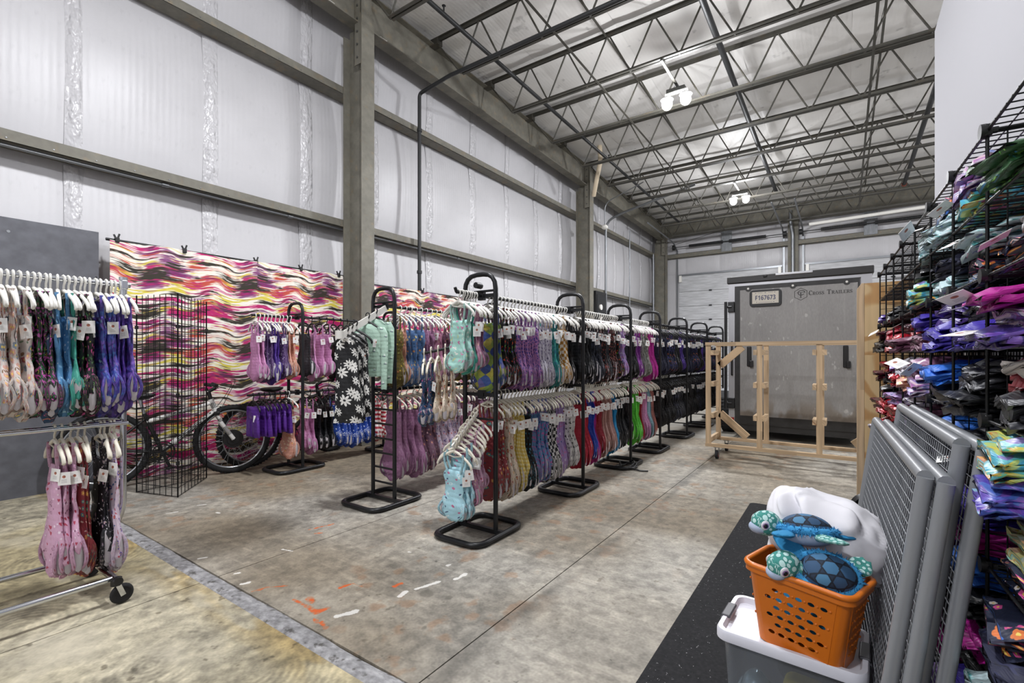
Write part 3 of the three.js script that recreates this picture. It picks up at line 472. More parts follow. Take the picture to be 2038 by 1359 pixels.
cloth('mermaid', 'purple and blue mermaid', print('#41378f', [['dot', ['#8fb6d2', '#7d5fc4'], 10, 9]], marble(['#5a48b5', '#2f2a70', '#7d5fc4', '#3e63b0', '#8c5ab0', '#4f86c4'])), { rough: 0.36 });
cloth('mermaid2', 'violet sparkle', print('#5a3f9c', [], marble(['#7652b8', '#3a2e78', '#9a6ac4', '#4a52a8', '#2a2458'])), { rough: 0.34 });
cloth('unicorn', 'mint and pink unicorn', print('#a6d6cb', [['blob', ['#d65f9d', '#e48bb8'], 14, 17], ['blob', ['#8fa8a8', '#f1efe8'], 14, 15], ['stroke', ['#e9d573'], 8, 10]]));
cloth('pinkFloral', 'dusty pink floral', print('#c28aa6', [['flower', ['#e3c0cf', '#d7a3ba'], 16, 15], ['heart', ['#a94a63'], 8, 10], ['oval', ['#6b5a6e'], 12, 7]]));
cloth('pinkCherry', 'pink valentine', print('#cfa3bd', [['heart', ['#9e3049', '#b2415b'], 12, 13], ['dot', ['#7a4c66', '#e7d3df'], 20, 6], ['ring', ['#8c5a78'], 8, 10]]));
cloth('lavSheen', 'mauve shimmer', print('#9a6d8e', [['blob', ['#8a5c80', '#b28aa6', '#7c5275'], 40, 16]]), { rough: 0.32 });
cloth('navyIcons', 'navy star-and-heart', print('#2c4a6e', [['heart', ['#1c2536', '#d65f9d'], 8, 14], ['star', ['#e0b26b', '#d9d4cf'], 12, 11], ['stroke', ['#e28a6a', '#d0a0c0'], 12, 12]]));
cloth('creamFloral', 'cream floral', print('#d5c6b2', [['flower', ['#a35a55', '#c4a07e'], 14, 16], ['oval', ['#6d7a5c'], 14, 8]]));
cloth('aquaDots', 'pale aqua polka dot', print('#a7d3de', [['dot', ['#e9f3f2', '#c36f93', '#4a5a78'], 22, 8], ['ring', ['#dfeef0'], 10, 10]]));
cloth('daisy', 'black daisy-print', print('#17181b', [['petal', ['#ecebe6'], 6, 46], ['dot', ['#ecebe6'], 4, 5]]));
cloth('sails', 'mint green sailboat', print('#aecdbb', [['sail', ['#e3ece6'], 5, 17]]));
cloth('argyle', 'yellow-blue harlequin', print('#557', [], argyle(['#a7b04a', '#4463a8', '#8fae52', '#6f6fb2', '#c4bd54', '#3a4f92'])));
cloth('neonBlack', 'black with neon spots', print('#1b1a1e', [['blob', ['#e0522f', '#d43a8c', '#3f7fd0', '#6abf3a'], 34, 15]]));
cloth('leopardPurple', 'purple and pink leopard', print('#b079ad', [['spots', ['#3f3a8c', '#4a4396'], 22, 24], ['dot', ['#3f3a8c'], 18, 8]]));
cloth('dotsPurple', 'white and purple speckled', print('#d9d5e0', [['blob', ['#3a3358', '#5d4a86'], 34, 17]]));
cloth('teal', 'teal ombre', print('#2f8a86', [], marble(['#3fa39a', '#23706f', '#4db3a0', '#2f6f8f'])), { rough: 0.4 });
cloth('ochreCheck', 'ochre and white checked', print('#fff', [], checks('#b5822f', '#e3ded2', 8)));
cloth('gingham', 'yellow gingham', print('#e6dcae', [], gingham('#c9a526')));
cloth('checker', 'black and white checkered', print('#fff', [], checks('#1b1b1d', '#e4e2de', 8)));
cloth('leopardBlue', 'blue and pink leopard', print('#5f8bb4', [['spots', ['#c05f9a', '#c8559a'], 20, 26], ['dot', ['#34508a'], 18, 9]]));
cloth('bluePatch', 'black and blue patched', print('#17181c', [['blob', ['#3f97b5', '#5fb3c9'], 26, 15]]));
cloth('houndPurple', 'lilac and navy scatter', print('#a58abf', [['blob', ['#3f4f86', '#c46fa0', '#e4dcec'], 30, 20]]));
cloth('dalmatian', 'white with black spots', print('#dcdad6', [['blob', ['#1c1c1f'], 22, 20]]));
plain('black', 'shiny black', 0x17181b, { rough: 0.32 });
plain('charcoal', 'charcoal', 0x2c2d33, { rough: 0.4 });
cloth('graphite', 'black and grey marbled', print('#23252c', [], marble(['#3a3d4a', '#16171c', '#5a5e72', '#2a2f48'])), { rough: 0.3 });
plain('red', 'bright red', 0xb01b35, { rough: 0.42 });
plain('redDeep', 'deep red', 0x8f1428, { rough: 0.4 });
plain('royal', 'royal blue', 0x2644a6, { rough: 0.42 });
plain('magenta', 'magenta', 0xb0177f, { rough: 0.42 });
plain('fuchsia', 'vivid fuchsia', 0xb3128f, { rough: 0.45 });
plain('roseGold', 'rose-gold crinkle', 0xb58e86, { rough: 0.3, metal: 0.15, bump: 0.014 });
plain('cyan', 'turquoise blue', 0x1786b8, { rough: 0.42 });
plain('lime', 'lime green', 0x5bc23a, { rough: 0.42 });
plain('powder', 'powder blue', 0x86aab8, { rough: 0.45 });
plain('pink', 'plain pink', 0xc78ab6, { rough: 0.48 });
plain('coral', 'coral edged', 0xc27a70, { rough: 0.45 });
plain('violet', 'violet metallic', 0x5b2f8f, { rough: 0.28, metal: 0.2, bump: 0.012 });
plain('orchid', 'orchid purple', 0x8c3f9c, { rough: 0.4 });
plain('purpleSatin', 'purple satin', 0x4a2f86, { rough: 0.34 });
cloth('dotsRoyal', 'royal blue polka dot', print('#27479b', [['dot', ['#dfe5f0'], 30, 8]]));
cloth('redStripe', 'red and white striped', print('#fff', [], stripes(['#a82535', '#e0dbd6'], 8)));
cloth('leopardRed', 'dark red and black giraffe', print('#1c1719', [['blob', ['#a44a4a', '#b25c56'], 44, 17]]));
cloth('giraffe', 'coral and black giraffe', print('#22181a', [['blob', ['#b9655f', '#c2746c'], 52, 18]]));
cloth('sequinPurple', 'purple and white mottled', print('#5a4270', [['blob', ['#d9cfe0', '#8f6fa6', '#2f2448'], 50, 12]]));
cloth('peachFloral', 'peach floral', print('#d59a86', [['flower', ['#e9c9bb', '#c27a66'], 18, 14], ['oval', ['#f0e2d8'], 14, 8]]));
cloth('denimFloral', 'denim blue floral', print('#5273a0', [['flower', ['#c27a5a', '#d9c7a0'], 10, 15], ['oval', ['#34506f'], 18, 9]]));
cloth('oliveFloral', 'olive and gold floral', print('#6f5f2f', [['flower', ['#b59a3f', '#8f4a3a'], 14, 15], ['oval', ['#3f4a2f', '#a8a25a'], 20, 10]]));
cloth('plumFloral', 'plum floral', print('#6a4a5c', [['flower', ['#c49aa8', '#9a5f74'], 14, 15], ['oval', ['#3f2f3c'], 16, 9]]));
cloth('brightFloral', 'white and red floral', print('#cbb9c9', [['flower', ['#a83a5a', '#5a4a9a'], 14, 15], ['oval', ['#3f5f8f', '#c45a6a'], 16, 9]]));
cloth('blackFloral', 'black floral', print('#1b1b20', [['flower', ['#d9cfdc', '#b59ac2'], 18, 12], ['dot', ['#e8e6ea'], 30, 4]]));
cloth('redMulti', 'red and teal floral', print('#8f3a3f', [['flower', ['#d99a5a', '#4f8f92'], 14, 15], ['oval', ['#2f4a5a', '#d9c0b0'], 16, 9]]));
cloth('orangeNavy', 'navy with orange splash', print('#20253f', [['blob', ['#c2622f', '#3f3f8f'], 14, 22]]));
cloth('snake', 'grey snakeskin', print('#8a8a84', [['spots', ['#2c2c2c', '#4a4a48'], 46, 13]]));
cloth('redFoil', 'shiny red foil', print('#a81526', [['blob', ['#d9303f', '#7a0c1a', '#f0606a'], 50, 12]]), { rough: 0.25, metal: 0.3, bump: 0.014 });
cloth('plumFoil', 'shiny plum', print('#4a1a2c', [['blob', ['#8f2f45', '#2c0f1a', '#b04a5f'], 40, 12]]), { rough: 0.3, metal: 0.25 });
cloth('tieDye', 'lilac tie-dye', print('#8a6ab0', [], marble(['#c9a2c9', '#5a4f9c', '#e0c9c2', '#6a8fc2', '#a85f9a'])), { rough: 0.4 });
cloth('rainbow', 'rainbow swirl', print('#6ab8c2', [], marble(['#e0a22f', '#d9582f', '#8f4aa8', '#3f9fd0', '#e4d34a', '#3fb08a'])), { rough: 0.35 });
cloth('sunburst', 'yellow and aqua watercolour', print('#d9d58a', [], marble(['#7cc9c2', '#e0c24a', '#f0ead0', '#e79a7a', '#5fb0d0'])));
cloth('greenBlur', 'green botanical', print('#2f5a34', [['blob', ['#5fae3f', '#86c25a', '#1f3f2a'], 34, 16], ['blob', ['#3f8fc2'], 8, 12]]), { rough: 0.4 });
cloth('aquaBlur', 'aqua and white watercolour', print('#b9d0d4', [['blob', ['#5fb0b0', '#e0e6e6', '#7a8fc2'], 34, 16], ['blob', ['#d0508f'], 6, 9]]));
cloth('tropic', 'dark tropical floral', print('#22283f', [['flower', ['#d0508f', '#e07a3f', '#f0e6e0'], 14, 15], ['oval', ['#2f8f7a', '#3f6fc2'], 18, 11]]));
cloth('navyVel', 'navy velvet', print('#23263f', [['blob', ['#2c3052', '#191b2e'], 30, 18]]), { rough: 0.65 });
plain('cobalt', 'cobalt blue', 0x2f6fd0, { rough: 0.5 });
plain('whiteCloth', 'white', 0xd9d9dc, { rough: 0.6 });
plain('indigo', 'indigo', 0x3f2fa0, { rough: 0.5 });
plain('mauve', 'mauve', 0x6f3f58, { rough: 0.5 });
plain('hotPink', 'hot pink', 0xc41f9c, { rough: 0.4 });
plain('forest', 'forest green', 0x1f5a46, { rough: 0.45 });
plain('paleGrey', 'pale grey', 0xb5b3b0, { rough: 0.6 });
M.lining = std({ color: 0xb9b4b8, roughness: 0.7, side: THREE.DoubleSide, bumpMap: clothBump, bumpScale: 0.004 });
M.tag = std({ map: canvasTex(64, 80, (c, w, h) => { c.fillStyle = '#efeeeb'; c.fillRect(0, 0, w, h); c.fillStyle = '#b5705a'; c.beginPath(); c.arc(w / 2, 28, 9, 0, 7); c.fill(); c.fillStyle = '#8a5a4a'; c.beginPath(); c.arc(w / 2 + 3, 25, 5, 0, 7); c.fill(); c.fillStyle = '#9a9a98'; for (let i = 0; i < 3; i++) c.fillRect(18, 46 + i * 8, 28, 2); }), roughness: 0.6, side: THREE.DoubleSide });

// ---- garment shapes: origin at the rail the hanger hooks on; the hanger lies in the xy plane
// closed soft tube through rows of [y, halfWidth, halfDepth, xShift]
function softTube(rows, nu, seed, ripple, fold = 3) {
  const pos = [], uv = [], idx = [], nv = rows.length - 1; let peri = 0;
  for (let j = 0; j <= nv; j++) {
    const [y, w, d, xs = 0, zs = 0] = rows[j], t = j / nv;
    for (let i = 0; i <= nu; i++) {
      const a = i / nu * Math.PI * 2, ca = Math.cos(a), sa = Math.sin(a);
      const q = Math.sign(ca) * Math.abs(ca) ** 0.8, env = Math.min(1, d / 0.012);
      const ci = i % nu, n1 = (Math.sin(q * fold * 2.6 + seed * 1.7 + t * 2.2) * 0.7 + Math.sin(q * fold * 5.7 + seed * 2.9 - t * 3.1) * 0.5) * ripple * env, n2 = (fbm(ci * 0.9 + seed, j * 0.8 + seed * 3, 2) - 0.5) * ripple * 2.6 * env;
      pos.push(xs + q * (w + n2 * 0.8), y + (fbm(seed + q * 2, 3.3, 2) - 0.5) * 0.02 * (j === nv ? 1 : 0.3), zs + sa * d + (n1 + n2) * (sa > 0 ? 1 : 0.8));
      uv.push(i / nu * (w * 4.4) / 0.22, y / 0.22);
    }
  }
  for (let j = 0; j < nv; j++) for (let i = 0; i < nu; i++) { const a = j * (nu + 1) + i, b = a + 1, c = a + nu + 1, e = c + 1; idx.push(a, c, b, b, c, e); }
  for (const [row, flip] of [[0, 1], [nv, 0]]) { const o = row * (nu + 1); let cx = 0, cy = 0, cz = 0; for (let i = 0; i < nu; i++) { cx += pos[(o + i) * 3]; cy += pos[(o + i) * 3 + 1]; cz += pos[(o + i) * 3 + 2]; } const c = pos.length / 3; pos.push(cx / nu, cy / nu, cz / nu); uv.push(uv[o * 2] + 0.3, uv[o * 2 + 1]); for (let i = 0; i < nu; i++) flip ? idx.push(c, o + i, o + i + 1) : idx.push(c, o + i + 1, o + i); }
  const g = new THREE.BufferGeometry(); g.setAttribute('position', new THREE.Float32BufferAttribute(pos, 3)); g.setAttribute('uv', new THREE.Float32BufferAttribute(uv, 2)); g.setIndex(idx); g.computeVertexNormals(); return g;
}
function clothUV(g, s = 1 / 0.22) { return metreUV(g, s); }
const strapPts = (s, yTop, yBot, wTop, wBot) => [[s * wTop, yTop - 0.004, 0.012], [s * wTop, yTop + 0.008, 0], [s * wTop * 0.98, yTop - 0.004, -0.01], [s * (wTop + wBot) / 2, (yTop + yBot) / 2, -0.004], [s * wBot, yBot, 0.004]];
function ribbon(pts, w, th) { const g = tube(pts, th, 8, 5); return g; }
function swimsuitGeo(seed, L, W) { // one-piece: straps, waist, hips, curled leg openings
  const y0 = -0.19, y1 = -0.12 - L, H = y0 - y1;
  const r = rng(Math.round(seed * 100)), rows = [[0, 0.62, 0.006], [0.06, 0.72, 0.01], [0.14, 0.76, 0.013], [0.23, 0.73, 0.014], [0.32, 0.69, 0.013], [0.41, 0.7, 0.014], [0.5, 0.76, 0.017], [0.58, 0.86, 0.021], [0.66, 0.96, 0.025], [0.74, 1.0, 0.029], [0.82, 0.94, 0.031], [0.89, 0.76, 0.029], [0.95, 0.5, 0.024], [1, 0.2, 0.012]].map(([t, w, d]) => [y0 - t * H, w * W * (0.93 + 0.14 * r()), d * (0.85 + 0.3 * r()), (r() - 0.5) * 0.012, (r() - 0.5) * 0.006]);
  const body = softTube(rows, 20, seed, 0.0085, 3);
  const gs = [flat(body)];
  for (const s of [-1, 1]) gs.push(flat(clothUV(tube([[s * 0.075, -0.078, 0.006], [s * 0.08, -0.105, 0.006], [s * 0.075, -0.15, 0.005], [s * W * 0.5, y0 - 0.02, 0]], 0.009, 6, 5))));
  for (const s of [-1, 1]) { const pts = []; for (let k = 0; k < 10; k++) { const a = k / 10 * 6.283; const yy = y1 + H * 0.215 + Math.sin(a) * H * 0.165; pts.push([s * W * (0.86 - 0.30 * smooth(y1 + 0.12 * H, y1, yy)) + 0.012 * s * Math.cos(2 * a), yy, Math.cos(a) * 0.026 + 0.004 * Math.sin(seed + 3 * a)]); } gs.push(flat(clothUV(tube(pts, 0.0085, 20, 5, true)))); }
  return mergeGeometries(gs, false);
}
function liningGeo(L, W) { const y1 = -0.12 - L, H = -0.19 - y1, gs = []; for (const s of [-1, 1]) { const g = new THREE.SphereGeometry(1, 10, 6); g.scale(0.012, H * 0.16, 0.023); g.translate(s * W * 0.85, y1 + H * 0.22, 0); gs.push(g); } return gs; }
function tagGeo(side, y, seed) { const r = rng(seed), g = new THREE.BoxGeometry(0.052, 0.066, 0.0012); g.translate(0, -0.033, 0); g.rotateZ((r() - 0.5) * 0.5); g.rotateY(side > 0 ? 0.75 + (r() - 0.5) * 0.7 : -0.5); g.translate(side * (0.085 + 0.03 * r()), y, 0.012); return g; }
const hangerGeo = (() => {
  const hook = sweep([[0, -0.075, 0], [0, -0.05, 0], [0.002, -0.032, 0], [0.014, -0.018, 0], [0.0185, -0.002, 0], [0.013, 0.0135, 0], [0, 0.0185, 0], [-0.013, 0.0135, 0], [-0.0185, 0.001, 0], [-0.0165, -0.008, 0]].map(p => V(...p)), 0.0052, 5);
  const arm = []; for (const s of [-1, 1]) { const P = [[0, -0.06], [0.03, -0.068], [0.07, -0.084], [0.11, -0.105], [0.14, -0.127], [0.15, -0.145], [0.144, -0.15]].map(p => V(p[0] * s, p[1], 0)); const g = sweep(P, 0.0085, 6); g.scale(1, 1.15, 1); g.translate(0, 0.0105, 0); arm.push(g); }
  arm.push(sweep([V(-0.07, -0.086, 0), V(0, -0.098, 0), V(0.07, -0.086, 0)], 0.004, 5));
  return { hook, arm: merge(arm) };
})();
M.hangerBlack = std({ color: 0x161617, roughness: 0.4 });
M.hookMetal = std({ color: 0xb9bbbd, roughness: 0.3, metalness: 0.9 });
M.hangerClear = phys({ color: 0xd9dad6, roughness: 0.25, transmission: 0.35, thickness: 0 });
function makeHanger(kind) { const o = new THREE.Group(); const m = kind === 'black' ? M.hangerBlack : kind === 'cream' ? M.creamPlastic : M.whitePlastic; const a = new THREE.Mesh(hangerGeo.arm, m); a.name = 'shoulder_arms'; const h = new THREE.Mesh(hangerGeo.hook, kind === 'black' ? M.hangerBlack : m); h.name = 'hook'; o.add(a, h); return o; }
const hangerProto = { white: makeHanger('white'), black: makeHanger('black'), cream: makeHanger('cream') };
const variants = { suit: [], suitLong: [], suitSmall: [], trunk: [], guard: [], dress: [] };
for (let k = 0; k < 4; k++) { variants.suit.push({ g: swimsuitGeo(3 + k * 5.1, 0.57, 0.136), lin: liningGeo(0.57, 0.136) }); variants.suitLong.push({ g: swimsuitGeo(40 + k * 4.3, 0.66, 0.14), lin: liningGeo(0.66, 0.14) }); variants.suitSmall.push({ g: swimsuitGeo(80 + k * 3.7, 0.42, 0.108), lin: liningGeo(0.42, 0.108) }); }
function trunkGeo(seed, L) { // swim shorts: waistband and two legs
  const gs = [softTube([[-0.115, 0.125, 0.01], [-0.135, 0.13, 0.012], [-0.15, 0.13, 0.016], [-0.2, 0.135, 0.02], [-0.24, 0.135, 0.02]], 14, seed, 0.008, 4)];
  for (const s of [-1, 1]) gs.push(softTube([[-0.19, 0.06, 0.012, s * 0.066], [-0.25, 0.068, 0.02, s * 0.07], [-0.115 - L * 0.8, 0.07, 0.021, s * 0.074], [-0.115 - L, 0.072, 0.018, s * 0.078]], 12, seed + s, 0.007, 3));
  return mergeGeometries(gs.map(flat), false);
}
function guardGeo(seed, L, sleeve) { // long-sleeved top
  const gs = [softTube([[-0.075, 0.05, 0.008], [-0.092, 0.085, 0.014], [-0.13, 0.13, 0.018], [-0.2, 0.14, 0.02], [-0.35, 0.135, 0.02], [-0.08 - L, 0.14, 0.02]], 14, seed, 0.008, 3)];
  for (const s of [-1, 1]) gs.push(softTube([[-0.098, 0.03, 0.014, s * 0.125], [-0.15, 0.036, 0.018, s * 0.15], [-0.3, 0.033, 0.017, s * 0.165, 0.01], [-0.42, 0.03, 0.015, s * 0.17, 0.02], [-0.1 - sleeve, 0.027, 0.013, s * 0.168, 0.02]], 10, seed + s, 0.006, 2));
  return mergeGeometries(gs.map(flat), false);
}
function dressGeo(seed, L) { const y0 = -0.085; return mergeGeometries([softTube([[y0, 0.06, 0.008], [y0 - 0.03, 0.1, 0.014], [y0 - 0.12, 0.125, 0.018], [y0 - 0.25, 0.12, 0.02], [y0 - 0.4, 0.135, 0.024], [y0 - L * 0.85, 0.15, 0.026], [y0 - L, 0.155, 0.024]], 16, seed, 0.012, 4)].map(flat), false); }
for (let k = 0; k < 3; k++) { variants.trunk.push({ g: trunkGeo(7 + k * 3, 0.3) }); variants.guard.push({ g: guardGeo(11 + k * 3, 0.42, 0.5) }); variants.dress.push({ g: dressGeo(17 + k * 3, 0.66) }); }
const tagGeos = []; for (let k = 0; k < 6; k++) tagGeos.push(tagGeo(1, -0.2 - 0.02 * (k % 3), 60 + k));
const gNames = { suit: ['swimsuit', 'swimsuit'], suitLong: ['swimsuit', 'swimsuit'], suitSmall: ['swimsuit', 'swimsuit'], trunk: ['swim_shorts', 'swim trunks'], guard: ['rash_guard', 'rash guard'], dress: ['swim_dress', 'swim dress'] };
const gWords = { suit: 'one-piece swimsuit', suitLong: 'one-piece swimsuit', suitSmall: 'small one-piece swimsuit', trunk: 'swim trunks', guard: 'long-sleeved rash guard', dress: 'sleeveless swim dress' };
// hang one garment with its hanger at a rail point; where = words that place it; far ones are collected as one mass
const farCloth = [], farHanger = [];
function hang(kind, key, hanger, x, y, z, yaw, where, opt = {}) {
  const v = pick(variants[kind]), hg = opt.group || where;
  const tilt = rr(-0.03, 0.03), scale = opt.scale || 1;
  if (opt.far) { farCloth.push([v.g, C[key].mat, x, y, z, yaw, tilt, scale]); farHanger.push([hanger, x, y, z, yaw, tilt]); return; }
  const h = hangerProto[hanger].clone(); h.name = numbered('clothes_hanger'); h.position.set(x, y, z); h.rotation.set(0, yaw, tilt);
  const nth = opt.nth ? opt.nth + ' ' : '';
  h.userData = { label: `${nth}${hanger} plastic hanger ${where}`, category: 'hanger', group: 'hangers ' + hg }; scene.add(h);
  const o = new THREE.Group(); o.name = numbered(gNames[kind][0]); o.position.set(x, y, z); o.rotation.set(0, yaw, tilt); o.scale.set(rr(0.82, 1.04), scale, 1);
  const kn = opt.kn ? opt.kn + ' ' : ''; o.userData = { label: `${kn}${C[key].words} ${gWords[kind]} ${where}`, category: gNames[kind][1], group: 'garments ' + hg };
  const b = new THREE.Mesh(v.g, C[key].mat); b.name = 'fabric_body'; o.add(b);
  if (v.lin && opt.lining !== false) v.lin.forEach(lg => { const l = new THREE.Mesh(lg, M.lining); l.name = 'leg_lining'; l.userData.label = 'pale lining inside the leg opening'; o.add(l); });
  if (opt.tag !== false && R() < (opt.tagChance ?? 0.7)) { const t = new THREE.Mesh(pick(tagGeos), M.tag); t.name = 'price_tag'; t.userData.label = 'white paper price tag'; o.add(t); }
  scene.add(o); return o;
}
// ---------------------------------------------------------------- black garment racks (rails run along z)
const TR = 0.017;
function endFrame(parent, x, z, opt = {}) {
  const hw = 0.138, H = 1.82, bw = opt.bw || 0.2;
  part('arch_upright', bentTube([[x - hw, 0.03, z], [x - hw, H, z], [x + hw, H, z], [x + hw, 0.03, z]], TR, 0.11, 8), M.black, parent);
  part('base_loop', bentTube([[x - bw, 0.022, z - 0.25], [x - bw, 0.022, z + 0.28], [x + bw, 0.022, z + 0.28], [x + bw, 0.022, z - 0.25]], 0.021, 0.1, 8, true), M.black, parent);
  part('base_bar', bar([x - bw, 0.028, z], [x + bw, 0.028, z], 0.03, 0.03), M.black, parent);
  part('top_rung', rod([x - hw, 1.7, z], [x + hw, 1.7, z], 0.009, 6), M.black, parent);
  (opt.rungs || []).forEach(y => part('rung', rod([x - hw, y, z], [x + hw, y, z], 0.009, 6), M.black, parent));
}
function rackRail(parent, x, y, za, zb) { part('hang_rail', rod([x, y, za], [x, y, zb], 0.0125, 8), M.black, parent); for (const z of [za, zb]) part('rail_bracket', [box(0.05, 0.06, 0.03, x, y, z)], M.black, parent); for (const z of [za, zb]) part('rail_crossbar', bar([x - 0.138, y, z], [x + 0.138, y, z], 0.02, 0.025), M.black, parent); }
const ladder = [0.16, 0.285, 0.41, 0.535, 0.66, 0.785, 0.91];
const R1X = -2.12, R1Z = [-2.65, -4.0, -5.2, -6.25, -7.55, -8.86, -10.2];
const order1 = ['first rack of the row beside the open aisle', 'second rack of the row beside the open aisle', 'third rack of the row beside the open aisle', 'fourth rack of the aisle row', 'fifth rack of the aisle row', 'last rack of the aisle row before the overhead door'];
const UP = 1.67, LO = 0.97;
for (let k = 0; k < 6; k++) {
  const o = thing('garment_rack', 'black tubular two-tier garment rack, ' + order1[k], 'garment rack', [0, 0, 0], 0);
  endFrame(o, R1X, R1Z[k], { rungs: k > 2 ? [0.2, 0.42, 0.64, 1.2, 1.42] : [0.8] });
  if (k === 5) endFrame(o, R1X, R1Z[6], { rungs: [0.2, 0.42, 0.64, 1.2, 1.42] });
  const za = R1Z[k] - 0.02, zb = R1Z[k + 1] + (k === 5 ? 0.02 : 0.03);
  rackRail(o, R1X, UP, za, zb); rackRail(o, R1X, LO, za, zb);
  if (k === 0) {
    part('faceout_arm', [rod([R1X, UP, -2.65], [R1X, UP, -2.4], 0.011, 8), rod([R1X, UP, -2.4], [R1X, UP + 0.03, -2.385], 0.011, 8)], M.black, o);
    part('waterfall_arm', [bar([R1X, 0.845, -2.62], [R1X, 0.645, -2.36], 0.014, 0.024)], M.whitePlastic, o, 'white sloping display arm');
    part('rail_stub', [rod([R1X, UP + 0.07, -2.66], [R1X, UP + 0.07, -2.6], 0.022, 8)], M.black, o);
    part('side_arm', [rod([R1X - 0.13, 1.33, -2.65], [R1X - 0.38, 1.26, -2.46], 0.01, 8)], M.black, o);
  }
}
const R2X = -3.24, R2Z = -2.73;
const rack2 = thing('garment_rack', 'black two-tier garment rack with a ladder end and a white sloping arm', 'garment rack');
endFrame(rack2, R2X, R2Z, { rungs: ladder, bw: 0.225 }); endFrame(rack2, R2X, -4.25, { rungs: ladder, bw: 0.225 });
rackRail(rack2, R2X, UP, R2Z - 0.02, -4.23); rackRail(rack2, R2X, LO - 0.02, R2Z - 0.02, -4.23);
part('waterfall_arm', bar([R2X + 0.03, 1.65, -2.73], [R2X + 0.03, 1.4, -2.29], 0.016, 0.05), M.whitePlastic, rack2, 'white sloping display arm');
part('arm_end_cap', [rod([R2X + 0.03, 1.375, -2.27], [R2X + 0.03, 1.44, -2.27], 0.03, 10)], M.whitePlastic, rack2);
const R3X = -4.97, R3Z = -2.96, LO3 = 0.84;
const rack3 = thing('garment_rack', 'black two-tier garment rack in front of the bicycles', 'garment rack');
endFrame(rack3, R3X, R3Z, { bw: 0.2 }); endFrame(rack3, R3X, -4.3, { bw: 0.2 });
rackRail(rack3, R3X, UP, R3Z - 0.02, -4.28); rackRail(rack3, R3X, LO3, R3Z - 0.02, -4.28);
part('faceout_arm', rod([R3X, UP - 0.01, R3Z], [R3X, UP - 0.01, -2.48], 0.0125, 8), M.black, rack3); part('faceout_arm', rod([R3X, LO3, R3Z], [R3X, LO3, -2.44], 0.0125, 8), M.black, rack3);

// fill a rail with runs of [garment, print, count]
const NTH = ['first', 'second', 'third', 'fourth', 'fifth', 'sixth', 'seventh', 'eighth', 'ninth', 'tenth', 'eleventh', 'twelfth', 'thirteenth', 'fourteenth', 'fifteenth', 'sixteenth', 'seventeenth', 'eighteenth', 'nineteenth', 'twentieth', 'twenty-first', 'twenty-second', 'twenty-third', 'twenty-fourth', 'twenty-fifth', 'twenty-sixth', 'twenty-seventh', 'twenty-eighth'];
function fillRail(x, y, z0, z1, runs, hanger, where, opt = {}) {
  const n = runs.reduce((a, r) => a + r[2], 0); let i = 0; const total = {}, seen = {}; for (const r of runs) total[r[1]] = (total[r[1]] || 0) + r[2];
  for (const [kind, key, cnt] of runs) for (let k = 0; k < cnt; k++, i++) {
    const z = n > 1 ? lerp(z0, z1, i / (n - 1)) : z0, w = opt.each ? opt.each(key) : where;
    const nthOf = (a, b) => b < 2 ? '' : a === 0 ? 'nearest' : a === b - 1 ? 'farthest' : (NTH[a] || (a + 1) + 'th') ;
    const y2 = typeof y === 'function' ? y(z) : y;
    hang(kind, key, typeof hanger === 'function' ? hanger(key) : hanger, x, y2, z + rr(-0.004, 0.004), rr(-0.16, 0.16) + (opt.yaw || 0), where, { tagChance: opt.tagChance, group: opt.group || where, hangWhere: opt.hangWhere, far: opt.far, scale: rr(0.95, 1.05) * (opt.scale || 1), lining: opt.lining, nth: nthOf(i, n), kn: nthOf(seen[key] = (seen[key] ?? -1) + 1, total[key]) });
  }
}
// row beside the aisle
const w1 = n => ' rail, ' + n + ' aisle rack';
fillRail(R1X, UP, -2.74, -3.92, [['suit', 'argyle', 2], ['suit', 'neonBlack', 4], ['suit', 'leopardPurple', 6], ['suit', 'dotsPurple', 5], ['suit', 'teal', 2], ['suit', 'ochreCheck', 3], ['suit', 'black', 3]], 'white', 'on the upper' + w1('first'));
fillRail(R1X, LO, -2.74, -3.92, [['suitLong', 'redMulti', 3], ['suitLong', 'creamFloral', 2], ['suitLong', 'gingham', 3], ['suitLong', 'bluePatch', 2], ['suitLong', 'leopardBlue', 5], ['suitLong', 'checker', 3], ['suitLong', 'houndPurple', 4], ['suitLong', 'dalmatian', 3]], 'cream', 'on the lower' + w1('first'));
fillRail(R1X, UP, -4.09, -5.12, [['suit', 'black', 4], ['suit', 'graphite', 5], ['suit', 'leopardRed', 2], ['suit', 'charcoal', 3], ['suit', 'giraffe', 4], ['suit', 'neonBlack', 1], ['suit', 'houndPurple', 3]], 'white', 'on the upper' + w1('second'));
fillRail(R1X, LO, -4.09, -5.12, [['suitLong', 'red', 3], ['suitLong', 'royal', 3], ['suitLong', 'magenta', 1], ['suitLong', 'redDeep', 3], ['suitLong', 'roseGold', 5], ['suitLong', 'cyan', 3], ['suitLong', 'black', 4]], 'cream', 'on the lower' + w1('second'));
fillRail(R1X, UP, -5.29, -6.17, [['suit', 'black', 4], ['suit', 'orchid', 4], ['suit', 'snake', 4], ['suit', 'roseGold', 1], ['suitLong', 'fuchsia', 4]], 'white', 'on the upper' + w1('third'));
fillRail(R1X, LO, -5.29, -6.17, [['suit', 'black', 2], ['suitLong', 'lime', 4], ['suitLong', 'red', 2], ['suitLong', 'pink', 2], ['suitLong', 'powder', 3], ['suitLong', 'coral', 2]], 'cream', 'on the lower' + w1('third'));
